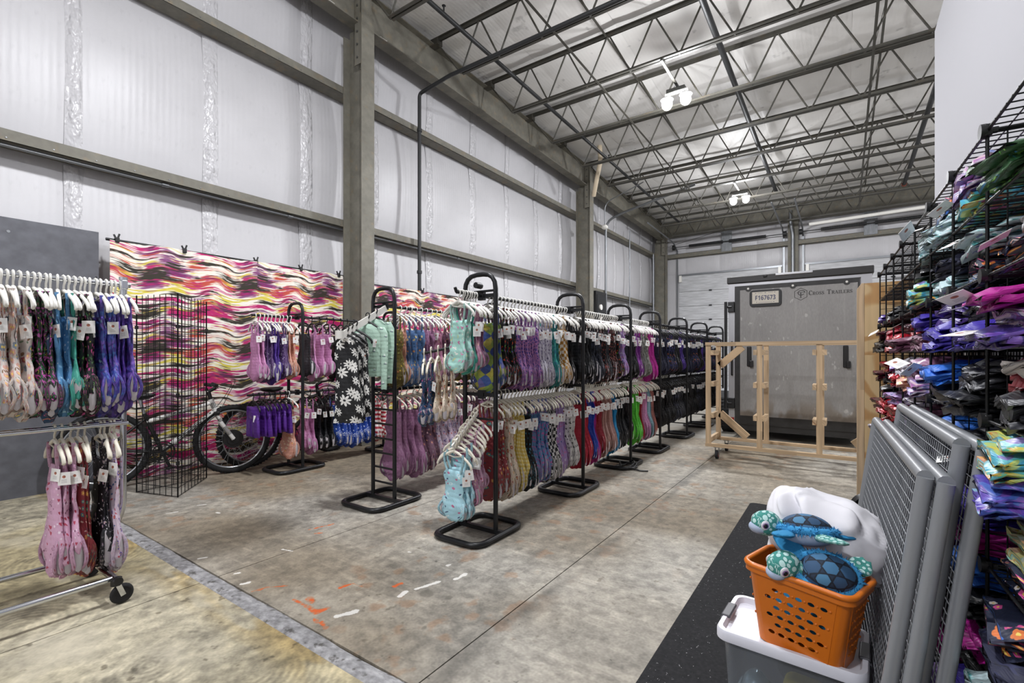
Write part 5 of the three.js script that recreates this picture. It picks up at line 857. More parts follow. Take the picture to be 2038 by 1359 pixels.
// orange perforated basket
const BASK = [-0.103, BIN[1] + 0.307, -1.785], KYAW = -0.3;
{
  const o = thing('plastic_basket', 'orange perforated plastic basket full of plush turtles, standing on the bin lid', 'basket', BASK, KYAW); o.rotation.z = -0.03;
  const H = 0.245, w0 = 0.235, w1 = 0.295, d0 = 0.15, d1 = 0.2;
  // walls as four extruded plates with holes, bent corners as lofts
  const hole = (cx, cy, r) => { const q = []; for (let k = 0; k < 12; k++) { const a = k / 12 * 6.283; q.push([cx + Math.cos(a) * r * 1.25, cy + Math.sin(a) * r * 0.85]); } return q; };
  const wall = (wb, wt, n) => { const holes = [], bumps = []; for (let j = 0; j < 6; j++) for (let i = 0; i < n; i++) { const t = (j + 0.5) / 6, y = 0.03 + t * (H - 0.075), span_ = lerp(wb, wt, y / H) * 0.62, cx = (n > 1 ? (i / (n - 1) - 0.5) * span_ : 0) + (j % 2 ? span_ / (n * 2) : -span_ / (n * 2)) * 0.9; holes.push(hole(cx, y, 0.0078)); bumps.push([cx + span_ / (n - 1 || 1) * 0.5, y + 0.002]); } return { g: extrude([[-wb / 2, 0], [wb / 2, 0], [wt / 2, H], [-wt / 2, H]], 0.003, 0, holes), bumps }; };
  const place = (wl, ang, off0, off1, name) => { const lean = Math.atan2(off1 - off0, H); const m4 = new THREE.Matrix4().makeRotationY(ang).multiply(new THREE.Matrix4().makeTranslation(0, 0, off0)).multiply(new THREE.Matrix4().makeRotationX(lean)); const g = flat(wl.g).clone(); g.applyMatrix4(m4); const p = part(name, g, M.orange, o); const bg = wl.bumps.map(([x, y]) => { const b = new THREE.SphereGeometry(0.0045, 8, 4, 0, 6.283, 0, Math.PI / 2); b.rotateX(Math.PI / 2); b.translate(x, y, 0.001); b.applyMatrix4(m4); return b; }); const bm = part('raised_dots', bg, M.orange, p); bm.userData.kind = 'stuff'; };
  const cr = 0.03;
  place(wall(w0 - 2 * cr, w1 - 2 * cr, 5), 0, d0 / 2, d1 / 2, 'perforated_wall'); place(wall(w0 - 2 * cr, w1 - 2 * cr, 5), Math.PI, d0 / 2, d1 / 2, 'perforated_wall');
  place(wall(d0 - 2 * cr, d1 - 2 * cr, 3), Math.PI / 2, w0 / 2, w1 / 2, 'perforated_wall'); place(wall(d0 - 2 * cr, d1 - 2 * cr, 3), -Math.PI / 2, w0 / 2, w1 / 2, 'perforated_wall');
  for (const [sx, sz, a0] of [[1, 1, 0], [-1, 1, 1], [-1, -1, 2], [1, -1, 3]]) { const rows = []; for (const [w, d, y] of [[w0, d0, 0], [w1, d1, H]]) { const r = []; for (let k = 0; k <= 6; k++) { const a = (a0 + k / 6) * Math.PI / 2; r.push([sx * (w / 2 - cr) + Math.cos(a) * cr, y, sz * (d / 2 - cr) + Math.sin(a) * cr]); } for (let k = 6; k >= 0; k--) { const a = (a0 + k / 6) * Math.PI / 2; r.push([sx * (w / 2 - cr) + Math.cos(a) * (cr - 0.003), y, sz * (d / 2 - cr) + Math.sin(a) * (cr - 0.003)]); } rows.push(r); } part('corner_wall', toCreasedNormals(loftRings(rows), 0.7), M.orange, o); }
  part('basket_floor', loftRings([ringAt(w0, d0, cr, 0.002), ringAt(w0, d0, cr, 0.005)], true, true), M.orange, o);
  const rim = rrect(w1 + 0.012, d1 + 0.012, cr + 0.006).map(([x, z]) => V(x, H, z)); const rg = sweep(rim, 0.0095, 8, true); part('rolled_rim', rg, M.orange, o);
  part('rim_skirt', toCreasedNormals(loftRings([ringAt(w1 + 0.016, d1 + 0.016, cr + 0.008, H), ringAt(w1 + 0.018, d1 + 0.018, cr + 0.008, H - 0.022), ringAt(w1 + 0.012, d1 + 0.012, cr + 0.006, H - 0.022)]), 0.7), M.orange, o);
}
// plush turtles
M.cobbleTex = canvasTex(256, 256, (c, w, h) => { const r = rng(31); c.fillStyle = '#3f8f86'; c.fillRect(0, 0, w, h); const pts = []; for (let k = 0; k < 900 && pts.length < 46; k++) { const p = [r() * w, r() * h, 11 + 10 * r()]; if (pts.every(q => Math.hypot(Math.min(Math.abs(q[0] - p[0]), w - Math.abs(q[0] - p[0])), Math.min(Math.abs(q[1] - p[1]), h - Math.abs(q[1] - p[1]))) > q[2] + p[2])) pts.push(p); } for (const p of pts) for (const dx of [-w, 0, w]) for (const dy of [-h, 0, h]) { c.fillStyle = '#b9dcd8'; c.beginPath(); c.ellipse(p[0] + dx, p[1] + dy, p[2], p[2] * 0.92, p[0], 0, 7); c.fill(); c.lineWidth = 2; c.strokeStyle = '#2c6a62'; c.stroke(); } });
M.turtleSkin = std({ map: M.cobbleTex, roughness: 0.85 });
M.turtleBlue = std({ color: 0x2a86b8, roughness: 0.9, bumpMap: noiseBump, bumpScale: 0.002 });
M.turtleFur = std({ color: 0x3d93c8, roughness: 1 });
M.turtleBelly = std({ color: 0xa9b6cc, roughness: 0.9 });
M.turtleShellTex = canvasTex(256, 256, (c, w, h) => { c.fillStyle = '#1d2f44'; c.fillRect(0, 0, w, h); const cell = (pts, f) => { c.fillStyle = f; c.beginPath(); pts.forEach(p => c.lineTo(p[0], p[1])); c.closePath(); c.fill(); c.lineWidth = 6; c.strokeStyle = '#121c2a'; c.stroke(); }; const hex = (x, y, r, f) => cell([0, 1, 2, 3, 4, 5].map(k => [x + Math.cos(k * 1.047) * r, y + Math.sin(k * 1.047) * r * 0.95]), f); let i = 0; for (let y = 0; y < 5; y++) for (let x = 0; x < 5; x++) hex(x * 68 + (y % 2) * 34 - 6, y * 60 - 2, 37, ['#3f6f94', '#33587c', '#4a7fa3', '#2f4f70'][i++ % 4]); });
M.turtleShell = std({ map: M.turtleShellTex, roughness: 0.75 });
M.eyeWhite = std({ color: 0xe4e2e8, roughness: 0.3 }); M.eyePurple = std({ color: 0x8f6f9c, roughness: 0.3 }); M.eyeDark = std({ color: 0x15131a, roughness: 0.2 });
function ell(rx, ry, rz, x = 0, y = 0, z = 0, n = 20) { const g = new THREE.SphereGeometry(1, n, Math.round(n * 0.7)); g.scale(rx, ry, rz); g.computeVertexNormals(); g.translate(x, y, z); return g; }
function furRing(rx, rz, r, y, seed) { const rnd = rng(seed), gs = []; const pts = []; for (let k = 0; k < 24; k++) { const a = k / 24 * 6.283; pts.push(V(Math.cos(a) * rx, y, Math.sin(a) * rz)); } gs.push(sweep(pts, r * 0.8, 8, true)); for (let k = 0; k < 520; k++) { const a = rnd() * 6.283, b = (rnd() - 0.5) * 4.4; const ux = Math.cos(a), uz = Math.sin(a); const cx = ux * rx, cz = uz * rz, nx = ux * Math.cos(b), ny = Math.sin(b), nz = uz * Math.cos(b); const base = V(cx + nx * r * 0.6, y + ny * r * 0.6, cz + nz * r * 0.6), tip = base.clone().add(V(nx, ny - 0.2, nz).multiplyScalar(r * (0.5 + 0.4 * rnd())).add(V((rnd() - 0.5) * r * 0.6, (rnd() - 0.5) * r * 0.5, (rnd() - 0.5) * r * 0.6))); const q = new THREE.ConeGeometry(r * 0.16, base.distanceTo(tip), 4, 1, true); q.applyQuaternion(new THREE.Quaternion().setFromUnitVectors(V(0, 1, 0), tip.clone().sub(base).normalize())); q.translate((base.x + tip.x) / 2, (base.y + tip.y) / 2, (base.z + tip.z) / 2); gs.push(q); } return gs; }
function flipper(len, wid, th) { const rows = []; for (let k = 0; k <= 8; k++) { const t = k / 8; rows.push([-t * len, wid * Math.sin(Math.PI * (0.12 + 0.8 * t)) ** 0.7, th * (1 - 0.55 * t)]); } return softTube(rows, 12, 4, 0.001, 2); }
function turtle(label, pos, rot, headTurn, S, flips) { // local: head toward -x, back up
  const o = thing('plush_turtle', label, 'plush toy', pos); o.rotation.set(...rot); o.scale.setScalar(S);
  part('body', ell(0.083, 0.038, 0.066, 0, -0.008, 0), M.turtleBelly, o, 'pale blue-grey plush belly');
  part('shell', (() => { const g = ell(0.076, 0.05, 0.06, 0.002, 0.004, 0, 28); return metreUV(g, 6, 0.5, 0.5); })(), M.turtleShell, o, 'dark blue patterned shell');
  const f = part('fur_rim', furRing(0.079, 0.063, 0.015, 0.006, 12), M.turtleFur, o, 'fluffy bright blue rim');
  const hd = new THREE.Group(); hd.name = 'head'; hd.position.set(-0.112, 0.012, 0); hd.rotation.set(...headTurn); o.add(hd);
  part('skull', metreUV(ell(0.047, 0.041, 0.04, 0, 0, 0, 22), 9), M.turtleSkin, hd); part('muzzle', ell(0.03, 0.02, 0.031, -0.024, -0.016, 0), M.turtleBelly, hd);
  for (const s of [-1, 1]) part('eye', [ell(0.0155, 0.0155, 0.006, -0.018, 0.003, s * 0.034)], M.eyeWhite, hd);
  for (const s of [-1, 1]) part('iris', [ell(0.0105, 0.0105, 0.005, -0.0195, 0.003, s * 0.0365)], M.eyePurple, hd);
  for (const s of [-1, 1]) part('pupil', [ell(0.0068, 0.0068, 0.004, -0.0205, 0.003, s * 0.0395)], M.eyeDark, hd);
  part('neck', rod([-0.06, 0, 0], [-0.09, 0.008, 0], 0.026, 12), M.turtleSkin, o);
  for (const [x, z, ry, len, m] of flips) {
    const g = flipper(len, 0.032, 0.013); g.rotateX(z > 0 ? -Math.PI / 2 : Math.PI / 2); g.rotateY(ry); g.translate(x, -0.008, z);
    part('flipper', metreUV(g, 9), m ? M.turtleSkin : M.turtleBlue, o);
  }
  return o;
}
turtle('lower plush turtle with a dark blue shell facing up, lying in the orange basket', [-0.045, 0.578, -1.745], [0.66, 0.16, -0.2], [-0.5, 0.45, 0.25], 1.04, [[-0.045, 0.012, -1.5, 0.05, 0], [-0.05, -0.055, 0.9, 0.09, 0], [0.045, 0.01, 1.5, 0.04, 1], [0.075, -0.03, -0.7, 0.06, 1]]);
turtle('upper plush turtle lying on the other one with raised flippers', [-0.105, 0.668, -1.85], [-0.2, 0.15, 0.06], [0.25, 0.4, -0.12], 1.02, [[-0.055, 0.05, -0.35, 0.085, 0], [-0.05, -0.055, -0.5, 0.1, 1], [0.03, 0.055, 0.55, 0.1, 1], [0.07, -0.02, -1.2, 0.08, 0]]);
one('plush_filler', (() => { const g = ell(0.1, 0.08, 0.055, 0, 0, 0, 16); return g; })(), M.turtleBlue, 'bright blue plush toy buried at the bottom of the orange basket', 'plush toy').position.set(-0.12, 0.41, -1.79);
// white cloth bag on a black bag
{
  const b = thing('white_cloth_bag', 'crumpled white canvas bag slumped behind the orange basket', 'bag', [-0.045, 0.605, -2.03]);
  const g = new THREE.SphereGeometry(1, 64, 44), p = g.attributes.position;
  for (let i = 0; i < p.count; i++) {
    let x = p.getX(i), y = p.getY(i), z = p.getZ(i);
    const sx = Math.sign(x) * Math.abs(x) ** 0.72, sy = Math.sign(y) * Math.abs(y) ** 0.7, sz = Math.sign(z) * Math.abs(z) ** 0.75;
    const n = fbm(x * 1.6 + 3, y * 1.6 + z * 1.3 + 5, 3) - 0.5, fold = Math.exp(-(((x + 0.35 + y * 0.25) / 0.13) ** 2)) * smooth(-0.2, 0.6, z) * 0.35, crease = Math.abs(fbm(x * 2.4 + 9, y * 2 + z + 1, 2) - 0.5) * 0.35;
    const rd = (f, o) => { const q = Math.abs(2 * fbm(x * f + o, y * f + z * f * 0.8 + o * 2, 2) - 1); return Math.pow(1 - q, 6); }; const k = 1 + 0.3 * n - fold - crease * 0.5 - 0.09 * rd(1.5, 4) + 0.06 * rd(2.1, 8);
    let X = sx * 0.195 * k, Y = sy * 0.135 * k * (1 - 0.25 * x), Z = sz * 0.17 * k;
    Y += 0.03 * smooth(0.2, -0.8, x) - 0.035 * smooth(0.3, 1, x); X += 0.025 * (y > 0 ? 0 : y);
    p.setXYZ(i, X, Y, Z);
  }
  const m = mergeVertices(g); m.computeVertexNormals();
  M.canvasWhite = std({ color: 0xdedde2, roughness: 0.8, bumpMap: clothBump, bumpScale: 0.004, side: THREE.DoubleSide });
  part('bag_body', m, M.canvasWhite, b); part('bag_corner', (() => { const q = extrude([[-0.05, -0.03], [0.05, -0.05], [0.07, 0.01], [0.0, 0.05]], 0.02, 0.012); q.rotateY(0.5); q.translate(0.11, -0.05, 0.09); return q; })(), M.canvasWhite, b);
  const k = thing('black_duffel_bag', 'black ribbed fabric bag underneath the white canvas bag', 'bag', [-0.1, 0.012, -2.13]);
  const d = new RoundedBoxGeometry(0.2, 0.46, 0.26, 4, 0.06); const q = d.attributes.position; for (let i = 0; i < q.count; i++) q.setX(i, q.getX(i) + 0.006 * Math.sin(q.getY(i) * 120)); d.translate(0, 0.23, 0); d.computeVertexNormals();
  part('bag_body', d, std({ color: 0x1c1c1e, roughness: 0.85, bumpMap: clothBump, bumpScale: 0.006 }), k);
  part('carry_strap', tube([[-0.1, 0.4, -0.05], [-0.15, 0.44, 0.0], [-0.1, 0.42, 0.07]], 0.012, 12, 6), M.blackPlastic, k);
}
{
  const c = thing('black_round_pad', 'black round padded disc sticking out of the far wire cubes', 'pad', [0.1, 0.43, -3.2]); c.rotation.set(0.2, 0.3, 0);
  part('pad_disc', (() => { const g = new THREE.CylinderGeometry(0.075, 0.07, 0.05, 28); g.rotateX(Math.PI / 2); return g; })(), M.blackPlastic, c);
  part('pad_sleeve', rod([0.02, 0, -0.02], [0.2, 0.02, -0.06], 0.035, 12), M.blackPlastic, c);
}
// ---------------------------------------------------------------- enclosed trailer
M.trailerGrey = std({ map: dataTex(1024, 1024, (u, v, c) => { // dusty composite skin with scuffs
  const n = fbm(u * 5, v * 3, 5), f = fbm(u * 120, v * 60, 2), st = smooth(0.6, 0.75, fbm(u * 30, v * 2.2 + 3, 3)), sc = smooth(0.74, 0.8, fbm(u * 26 + 4, v * 18 + 2, 4)), mud = smooth(0.2, 0.02, v) * smooth(0.35, 0.6, fbm(u * 12, v * 10, 3));
  const k = 0.94 + 0.14 * (n - 0.5) + 0.08 * (f - 0.5) + 0.04 * st; c[0] = 158 * k + 30 * sc; c[1] = 156 * k + 30 * sc; c[2] = 153 * k + 30 * sc; c[0] = lerp(c[0], 106, mud * 0.6); c[1] = lerp(c[1], 92, mud * 0.6); c[2] = lerp(c[2], 76, mud * 0.6);
}), roughness: 0.42, metalness: 0.0 });
M.trailerTrim = std({ color: 0x3d3c3b, roughness: 0.45, metalness: 0.2, map: grainTex });
M.trailerSkin = std({ color: 0xb4b4b6, roughness: 0.32, metalness: 0.55 });
M.tailRed = std({ color: 0x8f1d18, roughness: 0.25 });
{
  const Z = -7.9, o = thing('enclosed_trailer', 'grey enclosed cargo trailer with dark trim parked rear side out', 'trailer');
  const X0 = -1.45, X1 = 0.305, T = 2.33;
  part('box_body', span(X0, X1, 0.32, T, Z - 0.03, Z - 3.6), M.trailerSkin, o);
  part('corner_post', metreUV(span(X0, -1.365, 0.2, T, Z - 0.03, Z + 0.012)), M.trailerSkin, o); part('corner_post', span(0.185, X1, 0.2, T, Z - 0.03, Z + 0.012), M.trailerSkin, o);
  part('header_strip', span(-1.365, 0.185, 2.29, T, Z - 0.03, Z + 0.01), M.trailerSkin, o);
  part('roof_cap', [rbox(X1 - X0 + 0.04, 0.1, 0.12, 0.012, (X0 + X1) / 2, 2.385, Z - 0.02), span(X0 - 0.01, X1 + 0.01, 2.33, 2.42, Z - 0.05, Z - 3.6)], M.trailerTrim, o, 'dark roof edge cap');
  part('light_bar', [rbox(0.46, 0.036, 0.02, 0.012, -0.588, 2.416, Z + 0.045)], M.trailerSkin, o, 'slim marker light bar');
  part('marker_light', rbox(0.05, 0.036, 0.03, 0.008, -0.95, 2.41, Z + 0.045), M.blackPlastic, o);
  const dr = part('ramp_door', metreUV(merge([span(-1.36, 0.172, 0.21, 2.29, Z - 0.02, Z + 0.018)])), M.trailerTrim, o, 'dark framed ramp door');
  const skin = span(-1.288, 0.15, 0.343, 2.224, Z + 0.018, Z + 0.026); const uv = skin.attributes.uv; part('door_skin', skin, M.trailerGrey, dr, 'dusty grey door skin');
  for (const x of [-1.176, -0.6, 0.03]) { const b = part('door_roundel', rod([x, 2.237, Z + 0.018], [x, 2.237, Z + 0.034], 0.04, 18), M.trailerTrim, o); part('white_lens', rod([x, 2.24, Z + 0.034], [x, 2.24, Z + 0.042], 0.015, 12), M.whitePlastic, b); }
  // plate
  const pf = part('plate_holder', extrude(rrect(0.41, 0.24, 0.045).map(([x, y]) => [x - 0.948, y + 2.086]), 0.016, 0.004), M.blackPlastic, o); pf.position.z = Z + 0.034;
  const plateTex = canvasTex(512, 256, (c, w, h) => { c.fillStyle = '#cfc9bb'; c.fillRect(0, 0, w, h); c.fillStyle = '#2a3358'; c.font = 'bold 138px sans-serif'; c.textAlign = 'center'; c.textBaseline = 'middle'; c.save(); c.translate(w / 2, h / 2 + 4); c.scale(0.76, 1); c.fillText('F167673', 0, 0); c.restore(); c.font = 'bold 26px sans-serif'; c.fillText('19', w / 2, 26); c.fillRect(110, 20, 90, 4); c.fillRect(312, 20, 90, 4); c.fillRect(120, 232, 272, 5); for (const [x, y] of [[70, 28], [440, 24], [90, 226], [420, 226]]) { c.beginPath(); c.arc(x, y, 8, 0, 7); c.fill(); } });
  const plate = box(0.345, 0.172, 0.006, -0.948, 2.094, Z + 0.046); part('licence_plate', plate, std({ map: plateTex, roughness: 0.5 }), o, 'off-white licence plate reading F167673');
  // maker's mark and lettering, printed on the door
  const ink = std({ color: 0x343331, roughness: 0.6 });
  const hexP = [0, 1, 2, 3, 4, 5].map(k => { const a = Math.PI / 6 + k * Math.PI / 3; return V(-0.503 + Math.cos(a) * 0.086, 2.112 + Math.sin(a) * 0.086, Z + 0.0265); });
  part('maker_mark', [sweep(hexP, 0.0035, 4, true), tube([[-0.455, 2.135, Z + 0.0265], [-0.47, 2.158, Z + 0.0265], [-0.51, 2.162, Z + 0.0265], [-0.535, 2.14, Z + 0.0265], [-0.53, 2.11, Z + 0.0265], [-0.5, 2.098, Z + 0.0265], [-0.465, 2.11, Z + 0.0265]], 0.004, 24, 4), bar([-0.555, 2.135, Z + 0.0265], [-0.45, 2.135, Z + 0.0265], 0.009, 0.003), bar([-0.503, 2.138, Z + 0.0265], [-0.503, 2.06, Z + 0.0265], 0.003, 0.011), bar([-0.52, 2.062, Z + 0.0265], [-0.486, 2.062, Z + 0.0265], 0.007, 0.003)], ink, o, 'dark hexagon emblem with crossed letters');
  for (const x of [-1.162, 0.018]) { const h = part('latch_handle', [rbox(0.06, 0.3, 0.03, 0.012, x, 1.23, Z + 0.035)], M.blackPlastic, o, 'black latch handle'); part('latch_tab', rbox(0.05, 0.1, 0.04, 0.01, x + 0.03, 1.12, Z + 0.05), M.blackPlastic, h); }
  for (const y of [1.98, 0.52]) part('side_hinge', [rbox(0.09, 0.16, 0.05, 0.008, -1.41, y, Z + 0.03), rod([-1.48, y, Z + 0.05], [-1.4, y, Z + 0.05], 0.018, 8)], M.blackPlastic, o);
  part('lock_bar', rod([-1.482, 0.44, Z + 0.06], [-1.482, 2.06, Z + 0.06], 0.022, 10), M.blackPlastic, o, 'vertical black lock bar');
  part('grab_handle', bentTube([[-1.4, 1.45, Z + 0.01], [-1.4, 1.45, Z + 0.06], [-1.4, 0.95, Z + 0.06], [-1.4, 0.95, Z + 0.01]], 0.012, 0.02, 8), M.blackPlastic, o);
  part('tail_light', rbox(0.065, 0.11, 0.03, 0.006, -1.405, 0.25, Z + 0.015), M.tailRed, o, 'red tail light');
  part('rear_bumper', span(-1.36, 0.2, 0.12, 0.21, Z - 0.2, Z), M.trailerTrim, o);
  part('chassis', [span(-1.2, 0.1, 0.18, 0.32, Z - 0.2, Z - 3.5)], M.blackPlastic, o);
  for (const x of [-1.6, 0.46]) { part('fender', (() => { const g = extrude([[-0.55, 0.2], [-0.55, 0.68], [0.55, 0.68], [0.55, 0.2], [0.5, 0.2], [0.5, 0.62], [-0.5, 0.62], [-0.5, 0.2]], 0.22); g.rotateY(Math.PI / 2); g.translate(x, 0, Z - 0.9); return g; })(), M.galv, o); }
  for (const x of [-1.56, 0.42]) { const t = part('tyre', (() => { const g = new THREE.TorusGeometry(0.245, 0.095, 12, 32); g.rotateY(Math.PI / 2); g.translate(x, 0.34, Z - 0.6); const tr = []; for (let k = 0; k < 36; k++) { const a = k / 36 * 6.283; tr.push(box(0.15, 0.02, 0.03).rotateX(-a).translate(x, 0.34 + Math.sin(a + 1.57) * 0.33, Z - 0.6 + Math.cos(a + 1.57) * 0.33)); } return [g, ...tr]; })(), M.rubber, o); part('wheel_rim', rod([x - 0.06, 0.34, Z - 0.6], [x + 0.06, 0.34, Z - 0.6], 0.19, 20), M.trailerSkin, t); }
}
// painted lettering (raised vinyl), added once the font is in
const { FontLoader } = await import('three/addons/loaders/FontLoader.js');
const { TextGeometry } = await import('three/addons/geometries/TextGeometry.js');
{
  const font = await new FontLoader().loadAsync('fonts/droid/droid_serif_bold.typeface.json');
  const tr = scene.getObjectByName('enclosed_trailer'); const gs = []; let x = 0;
  const add = (t, s) => { const g = new TextGeometry(t, { font, size: s, depth: 0.002, curveSegments: 3 }); g.computeBoundingBox(); g.translate(x, 0, 0); x += g.boundingBox.max.x - g.boundingBox.min.x + (t.length > 1 ? 0.01 : 0.006); gs.push(g); };
  add('C', 0.062); add('ROSS', 0.045); x += 0.03; add('T', 0.062); add('RAILERS', 0.045);
  const m = merge(gs); m.scale(0.51 / x, 1, 1); m.translate(-0.412, 2.09, -7.9 + 0.025); part('lettering', m, std({ color: 0x343331, roughness: 0.6 }), tr, 'dark serif lettering CROSS TRAILERS');
}
// ---------------------------------------------------------------- pine cart
{
  const o = thing('wooden_cart', 'unpainted pine lumber frame cart on casters in front of the trailer', 'cart');
  const zF = -6.15, zB = -6.72, X0 = -1.36, X1 = 0.42, t = 0.038, w = 0.062, yB = 0.16, yT = 1.405;
  let q = 0; const lum = (name, a, b, tw, th, up) => { const g = bar(a, b, tw, th, up); const A = a, B = b; const len = Math.hypot(B[0] - A[0], B[1] - A[1], B[2] - A[2]); const uv = g.attributes.uv, p = g.attributes.position; const d = V(B[0] - A[0], B[1] - A[1], B[2] - A[2]).normalize(); q += 0.37; for (let i = 0; i < p.count; i++) { const P = V(p.getX(i), p.getY(i), p.getZ(i)); const along = P.dot(d); const off = P.clone().addScaledVector(d, -along); uv.setXY(i, q + (off.x + off.y + off.z) * 1.1, q * 1.7 + along * 0.6); } return part(name, g, M.pine, o); };
  for (const z of [zF, zB]) { lum('top_rail', [X0 - 0.03, yT - t / 2, z], [X1 + 0.03, yT - t / 2, z], w, t); lum('bottom_rail', [X0 - 0.03, yB, z], [X1 + 0.03, yB, z], w, t); }
  for (const z of [zF, zB]) for (const x of [X0, -0.8, -0.22, X1]) lum('post', [x, yB + t / 2, z], [x, yT - t, z], 0.055, t, V(0, 0, 1));
  for (const x of [X0, X1]) { lum('cross_rail', [x, yB + 0.05, zF], [x, yB + 0.05, zB], t, w); lum('cross_rail', [x, 1.28, zF], [x, 1.28, zB], t, 0.05); }
  for (const x of [X0 + 0.05, -0.755, -0.845, -0.175, -0.265]) for (const y of [1.28, 0.9, 0.52]) lum('support_cleat', [x, y, zF + 0.03], [x, y, zF - 0.24], t, 0.06);
  for (const [a, b] of [[[X0 + 0.02, 1.11, zB], [X0 + 0.29, yT - t - 0.01, zB]], [[X0 + 0.02, 0.49, zB], [X0 + 0.345, yB + 0.04, zB]], [[X1 - 0.035, 1.13, zB], [X1 - 0.28, yT - t - 0.03, zB]], [[X1 - 0.035, 0.47, zB], [X1 - 0.33, yB + 0.06, zB]]]) lum('corner_brace', a, b, t, 0.09);
  for (const x of [X0 + 0.1, X1 - 0.08]) for (const z of [zF, zB]) {
    const c = part('caster', [box(0.07, 0.006, 0.06, x, yB - t / 2 - 0.003, z), span(x - 0.022, x - 0.018, 0.045, yB - 0.022, z - 0.02, z + 0.02), span(x + 0.018, x + 0.022, 0.045, yB - 0.022, z - 0.02, z + 0.02)], M.galv, o); part('wheel', rod([x - 0.015, 0.051, z], [x + 0.015, 0.051, z], 0.051, 18), M.rubber, c); part('hub', rod([x - 0.018, 0.051, z], [x + 0.018, 0.051, z], 0.03, 14), std({ color: 0x8f2a30, roughness: 0.4 }), c);
  }
}
// ---------------------------------------------------------------- printed backdrops, grey board
M.backTex = dataTex(1024, 1024, (u, v, c) => {
  // brushed streaks that ripple: two wave trains per tile, colour fields stretched sideways
  const wav = 0.026 * Math.sin(u * 6.283 * 2) + 0.018 * Math.sin(u * 6.283 + 1.1) + 0.01 * Math.sin(u * 6.283 * 3 + v * 6.283);
  const vv = v + wav, s = (a, f, o) => vn(u * f + o, vv * a + o * 3.1);
  const per = (fx, fy, o) => { const x = u * fx, y = vv * fy; let xi = Math.floor(x), yi = Math.floor(y); const fxx = x - xi, fyy = y - yi; const H = (i, j) => NT[((((i % fx) + fx) % fx + o * 7) & 255) | ((((((j % fy) + fy) % fy) + o * 13) & 255) << 8)]; const a = fxx * fxx * (3 - 2 * fxx), b = fyy * fyy * (3 - 2 * fyy); return lerp(lerp(H(xi, yi), H(xi + 1, yi), a), lerp(H(xi, yi + 1), H(xi + 1, yi + 1), a), b); };
  let r = 230, g = 225, b = 214;
  const fine = (o) => 0.34 * per(5, 40, o) + 0.36 * per(9, 96, o + 1) + 0.3 * per(20, 200, o + 2);
  const F = (o, a, b2) => smooth(a, b2, 0.42 * per(4, 14, o) + 0.58 * fine(o * 3));
  const yel = F(2, 0.54, 0.66), red = F(3, 0.55, 0.66), mag = F(1, 0.53, 0.64), pur = F(5, 0.57, 0.68), blk = F(6, 0.545, 0.635);
  r = lerp(r, 206, yel); g = lerp(g, 190, yel); b = lerp(b, 62, yel);
  r = lerp(r, 184, red); g = lerp(g, 74, red); b = lerp(b, 56, red);
  r = lerp(r, 178, mag); g = lerp(g, 24, mag); b = lerp(b, 98, mag);
  r = lerp(r, 104, pur * 0.8); g = lerp(g, 36, pur * 0.8); b = lerp(b, 96, pur * 0.8);
  r = lerp(r, 44, blk); g = lerp(g, 38, blk); b = lerp(b, 28, blk); c[0] = r; c[1] = g; c[2] = b;
});
M.backdrop = std({ map: M.backTex, roughness: 0.75, side: THREE.DoubleSide });
function drape(name, label, x, z0, z1, y0, y1, seed, clamps, foldAmp = 0.012) {
  const o = thing(name, label, 'backdrop', [x, 0, 0]);
  const nu = 48, nv = 20, pos = [], uv = [], idx = [];
  for (const side of [0, 1]) for (let j = 0; j <= nv; j++) for (let i = 0; i <= nu; i++) { const s = i / nu, t = j / nv, z = lerp(z0, z1, s), y = lerp(y0, y1, t) - (j === nv ? 0.01 * Math.sin(s * 9 + seed) : 0); const f = foldAmp * (Math.sin(s * 19 + seed + Math.sin(t * 2)) * (1 - 0.5 * t) + 0.8 * (fbm(s * 5 + seed, t * 2, 3) - 0.5)) + 0.02 * smooth(0.06, 0, s) + 0.012 * smooth(0.94, 1, s); pos.push(f + (side ? -0.003 : 0), y, z); uv.push(z / 0.95, y / 0.75); }
  const n = (nu + 1) * (nv + 1); for (const side of [0, 1]) for (let j = 0; j < nv; j++) for (let i = 0; i < nu; i++) { const a = side * n + j * (nu + 1) + i, b = a + 1, c = a + nu + 1, d = c + 1; side ? idx.push(a, b, c, b, d, c) : idx.push(a, c, b, b, c, d); }
  const g = new THREE.BufferGeometry(); g.setAttribute('position', new THREE.Float32BufferAttribute(pos, 3)); g.setAttribute('uv', new THREE.Float32BufferAttribute(uv, 2)); g.setIndex(idx); g.computeVertexNormals();
  part('printed_cloth', g, M.backdrop, o);
  part('top_pole', rod([-0.02, y1 + 0.0, z0 + 0.02], [-0.02, y1 + 0.0, z1 - 0.02], 0.014, 8), M.blackPlastic, o);
  for (const z of [z0 - 0.06, z1 + 0.06]) part('stand_pole', rod([-0.03, 0, z], [-0.03, y1, z], 0.014, 8), M.blackPlastic, o);
  for (const z of clamps) part('spring_clamp', [rbox(0.05, 0.05, 0.035, 0.008, 0.0, y1 + 0.0, z), bar([0.02, y1 + 0.01, z], [0.02, y1 + 0.06, z - 0.015], 0.012, 0.014), bar([-0.015, y1 + 0.01, z], [-0.015, y1 + 0.055, z + 0.02], 0.012, 0.014)], M.blackPlastic, o, 'black spring clamp');
}
drape('printed_backdrop', 'brushstroke-print cloth backdrop behind the wire grid tower, next to the grey board', -5.82, -1.56, -2.97, 0.01, 2.37, 1, [-1.62, -2.2]);
drape('printed_backdrop', 'brushstroke-print cloth backdrop hanging beside the nearest steel column', -5.84, -2.95, -4.185, 0.01, 2.375, 4, [-2.97, -3.55, -4.12]);
drape('printed_backdrop', 'brushstroke-print cloth backdrop beyond the nearest steel column', -5.69, -4.475, -6.75, 0.01, 2.29, 7, [-5.6]);
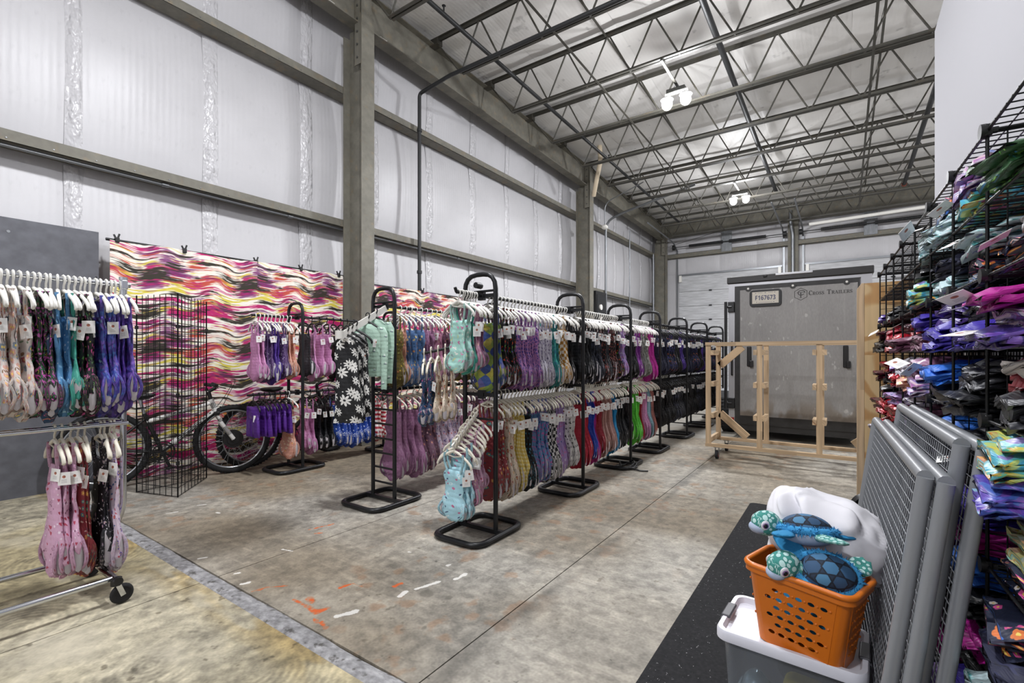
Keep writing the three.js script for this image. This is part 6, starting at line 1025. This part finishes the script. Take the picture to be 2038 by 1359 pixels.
{
  const o = thing('grey_board', 'tall plain grey board standing against the insulated wall', 'board', [0, 0, 0]);
  part('board_sheet', metreUV(span(-5.97, -5.93, 0, 2.44, 0.9, -1.51)), std({ color: 0x6c6d74, roughness: 0.65, map: grainTex, bumpMap: noiseBump, bumpScale: 0.0004 }), o);
  part('screw_head', rod([-5.93, 2.32, -0.9], [-5.927, 2.32, -0.9], 0.012, 8), M.galv, o); for (const y of [2.0, 1.8]) part('screw_head', rod([-5.93, y, -1.49], [-5.927, y, -1.49], 0.008, 8), M.blackPlastic, o);
}
// ---------------------------------------------------------------- triangular grid tower
{
  const A = V(-4.79, 0, -1.76), B = V(-5.3, 0, -2.2), Cc = V(-5.27, 0, -1.61), H = 1.79;
  const o = thing('grid_tower', 'free-standing triangular black wire grid tower in front of the bicycle', 'grid tower');
  for (const [a, b] of [[A, B], [Cc, A], [B, Cc]]) {
    const g = [], L = a.distanceTo(b), n = Math.max(4, Math.round(L / 0.076)); const q = (t, y) => a.clone().lerp(b, t).setY(y);
    for (let i = 0; i <= n; i++) g.push(rod(q(i / n, 0.005), q(i / n, H), i === 0 || i === n ? 0.006 : 0.0032, 5, undefined, true)); for (let y = 0.01; y <= H + 0.001; y += 0.076) g.push(rod(q(0, y), q(1, y), 0.0032, 5, undefined, true));
    part('grid_panel', g, M.blackWire, o);
  }
  for (const p of [A, B, Cc]) for (const y of [0.3, 0.9, 1.5]) part('corner_clip', box(0.022, 0.03, 0.022, p.x, y, p.z), M.blackPlastic, o);
}
// ---------------------------------------------------------------- bicycles (local: forward = -z, ground y = 0)
M.bikeWhite = std({ map: canvasTex(256, 64, (c, w, h) => { c.fillStyle = '#e2e1dd'; c.fillRect(0, 0, w, h); c.fillStyle = '#1b1b1d'; for (let k = 0; k < 9; k++) c.fillRect(20 + k * 22, 18, 13, 28); c.fillStyle = '#a82030'; c.fillRect(225, 0, 20, h); }), roughness: 0.3 });
M.bikeRed = std({ color: 0x8f1f28, roughness: 0.35 });
M.tyre = std({ color: 0x1a1a1b, roughness: 0.85 });
M.alloy = std({ color: 0xaeb2b6, roughness: 0.28, metalness: 0.9 });
function wheelParts(o, z, motor, r = 0.335, y = 0.36) {
  const tg = new THREE.TorusGeometry(r - 0.0, 0.027, 10, 44); tg.rotateY(Math.PI / 2); tg.translate(0, y, z);
  const kn = []; for (let k = 0; k < 60; k++) { const a = k / 60 * 6.283; for (const s of [-1, 1]) kn.push(box(0.014, 0.008, 0.016).rotateX(-a).translate(s * (k % 2 ? 0.012 : 0.02), y + Math.sin(a + 1.57) * (r + 0.0255 - (k % 2 ? 0 : 0.006)), z + Math.cos(a + 1.57) * (r + 0.0255 - (k % 2 ? 0 : 0.006)))); }
  const t = part('tyre', [tg, ...kn], M.tyre, o); const rg = new THREE.TorusGeometry(r - 0.032, 0.0115, 8, 44); rg.rotateY(Math.PI / 2); rg.translate(0, y, z); part('wheel_rim', rg, M.alloy, t);
  const sp = [], rh = motor ? 0.085 : 0.028; for (let k = 0; k < 32; k++) { const a = k / 32 * 6.283, b = a + (k % 2 ? 0.5 : -0.5) * (motor ? 0.5 : 1), s = k % 4 < 2 ? 1 : -1; sp.push(rod([s * 0.025, y + Math.sin(b) * rh, z + Math.cos(b) * rh], [0, y + Math.sin(a) * (r - 0.034), z + Math.cos(a) * (r - 0.034)], 0.0018, 4, 0.0018, true)); }
  const spm = part('spokes', sp, M.alloy, t); spm.userData.kind = 'stuff';
  part('hub', motor ? [rod([-0.035, y, z], [0.035, y, z], 0.095, 28), rod([-0.045, y, z], [0.045, y, z], 0.06, 24)] : rod([-0.045, y, z], [0.045, y, z], 0.025, 14), motor ? M.blackPlastic : M.alloy, t);
  part('axle', rod([-0.06, y, z], [0.06, y, z], 0.008, 8), M.alloy, o);
}
function bicycle(label, pos, yaw, lean, opt) {
  const o = thing('bicycle', label, 'bicycle', pos, yaw); o.rotation.order = 'YXZ'; o.rotation.z = lean;
  const Y = 0.36, F = -0.55, B = 0.5; wheelParts(o, F, opt.motor); wheelParts(o, B, false);
  const head = V(0, 0.79, F + 0.2), headLo = V(0, 0.66, F + 0.155), bb = V(0, 0.3, 0.06), seat = V(0, 0.68, 0.2), m = opt.mat;
  const uvAlong = g => g;
  part('down_tube', rod(headLo.clone().add(V(0, 0.01, 0)), bb, 0.027, 12), m, o); part('top_tube', rod(head.clone().add(V(0, -0.04, 0)), seat.clone().add(V(0, -0.08, -0.02)), 0.02, 12), opt.top || m, o); part('seat_tube', rod(bb, seat, 0.019, 12), M.blackPlastic, o);
  part('head_tube', rod(headLo, head, 0.026, 12), m, o);
  for (const s of [-1, 1]) { part('chain_stay', rod([s * 0.03, 0.3, 0.08], [s * 0.05, Y, B], 0.011, 8), opt.stay || M.blackPlastic, o); part('seat_stay', rod([s * 0.02, 0.62, 0.2], [s * 0.05, Y, B], 0.011, 8), opt.stay || M.blackPlastic, o); part('fork_leg', [rod([s * 0.055, 0.62, F + 0.145], [s * 0.055, 0.5, F + 0.09], 0.014, 10), rod([s * 0.055, 0.55, F + 0.12], [s * 0.055, Y, F], 0.02, 10)], opt.fork || m, o); }
  part('fork_crown', [rbox(0.15, 0.04, 0.05, 0.01, 0, 0.64, F + 0.15)], M.blackPlastic, o);
  part('stem', [rod(head, head.clone().add(V(0, 0.08, 0.02)), 0.02, 10), rod(head.clone().add(V(0, 0.08, 0.02)), head.clone().add(V(0, 0.12, -0.05)), 0.018, 10)], M.blackPlastic, o);
  part('handlebar', tube([[-0.31, 0.94, F + 0.21], [-0.16, 0.93, F + 0.16], [0, 0.91, F + 0.15], [0.16, 0.93, F + 0.16], [0.31, 0.94, F + 0.21]], 0.013, 24, 8), M.blackPlastic, o);
  for (const s of [-1, 1]) { part('grip', rod([s * 0.2, 0.935, F + 0.173], [s * 0.33, 0.945, F + 0.215], 0.02, 10), M.rubber, o); part('brake_lever', bar([s * 0.17, 0.92, F + 0.15], [s * 0.28, 0.9, F + 0.1], 0.012, 0.008), M.blackPlastic, o); }
  part('cables', [tube([[-0.15, 0.93, F + 0.14], [-0.1, 0.96, F + 0.0], [0.02, 0.84, F + 0.06], [0.0, 0.7, F + 0.15]], 0.003, 18, 5), tube([[0.15, 0.93, F + 0.14], [0.1, 0.98, F - 0.01], [-0.03, 0.82, F + 0.04], [0.05, 0.62, F + 0.14]], 0.003, 18, 5)], M.blackPlastic, o);
  part('seat_post', rod(seat, [0, 0.82, 0.235], 0.014, 10), M.alloy, o);
  part('saddle', (() => { const g = new THREE.SphereGeometry(1, 20, 14), p = g.attributes.position; for (let i = 0; i < p.count; i++) { const x = p.getX(i), y = p.getY(i), z = p.getZ(i); const w = lerp(0.03, 0.085, smooth(-0.5, 0.8, z)); p.setXYZ(i, x * w, 0.85 + (y > 0 ? y * 0.03 : y * 0.035) + 0.012 * z * z, 0.25 + z * 0.14); } g.computeVertexNormals(); return g; })(), M.blackPlastic, o);
  part('chainring', (() => { const g = []; for (const [r, x] of [[0.1, 0.062], [0.075, 0.056]]) { const t = new THREE.TorusGeometry(r, 0.006, 6, 30); t.rotateY(Math.PI / 2); t.translate(x, 0.3, 0.06); g.push(t); } for (let k = 0; k < 5; k++) { const a = k * 1.2566; g.push(bar([0.06, 0.3, 0.06], [0.06, 0.3 + Math.sin(a) * 0.1, 0.06 + Math.cos(a) * 0.1], 0.008, 0.02)); } return g; })(), M.blackPlastic, o);
  part('crank_arm', [bar([0.08, 0.3, 0.06], [0.09, 0.15, 0.0], 0.014, 0.026)], M.blackPlastic, o); part('crank_arm', [bar([-0.07, 0.3, 0.06], [-0.08, 0.45, 0.12], 0.014, 0.026)], M.blackPlastic, o);
  part('pedal', rbox(0.09, 0.02, 0.07, 0.005, 0.14, 0.15, 0.0), M.blackPlastic, o); part('pedal', rbox(0.09, 0.02, 0.07, 0.005, -0.13, 0.45, 0.12), M.blackPlastic, o);
  part('chain', [rod([0.058, 0.4, 0.06], [0.05, Y + 0.04, B], 0.004, 5), rod([0.058, 0.2, 0.06], [0.05, Y - 0.07, B - 0.02], 0.004, 5)], M.blackPlastic, o);
  part('cassette', rod([0.035, Y, B], [0.06, Y, B], 0.05, 18), M.alloy, o);
  if (opt.rack) part('rear_rack', [bar([-0.05, 0.77, 0.3], [-0.05, 0.77, 0.72], 0.01, 0.01), bar([0.05, 0.77, 0.3], [0.05, 0.77, 0.72], 0.01, 0.01), rod([0.06, 0.76, 0.6], [0.06, Y, B], 0.005, 6), rod([-0.06, 0.76, 0.6], [-0.06, Y, B], 0.005, 6), bar([-0.05, 0.77, 0.45], [0.05, 0.77, 0.45], 0.01, 0.01), bar([-0.05, 0.77, 0.68], [0.05, 0.77, 0.68], 0.01, 0.01)], M.blackPlastic, o);
}
bicycle('white mountain bicycle with a black hub motor in its front wheel, behind the grid tower', [-5.5, 0, -1.95], -0.3, 0.05, { motor: true, mat: M.bikeWhite, top: M.bikeWhite, fork: M.bikeWhite, rack: true });
bicycle('dark bicycle with a black saddle leaning behind the first clothes rack and white bicycle', [-5.48, 0, -3.22], 0.03, 0.0, { motor: false, mat: M.blackPlastic, fork: M.blackPlastic });
// ---------------------------------------------------------------- small things on the floor
{
  const r = rng(404), pts = []; for (let k = 0; k < 22; k++) { const a = k * 0.95; pts.push([-1.98 + Math.cos(a) * (0.05 + 0.09 * r()), 0.012 + 0.05 * r() * (k % 3 === 0 ? 1 : 0.3), -5.08 + Math.sin(a) * (0.05 + 0.1 * r())]); }
  pts.push([-1.8, 0.012, -4.98], [-1.72, 0.01, -5.02]);
  one('black_strap', tube(pts, 0.009, 160, 6), M.blackPlastic, 'tangled black strap lying at the foot of the third aisle rack frame', 'strap');
}
scene.traverse(o => { if (o.isMesh) { o.castShadow = true; o.receiveShadow = true; } });
renderer.render(scene, camera);
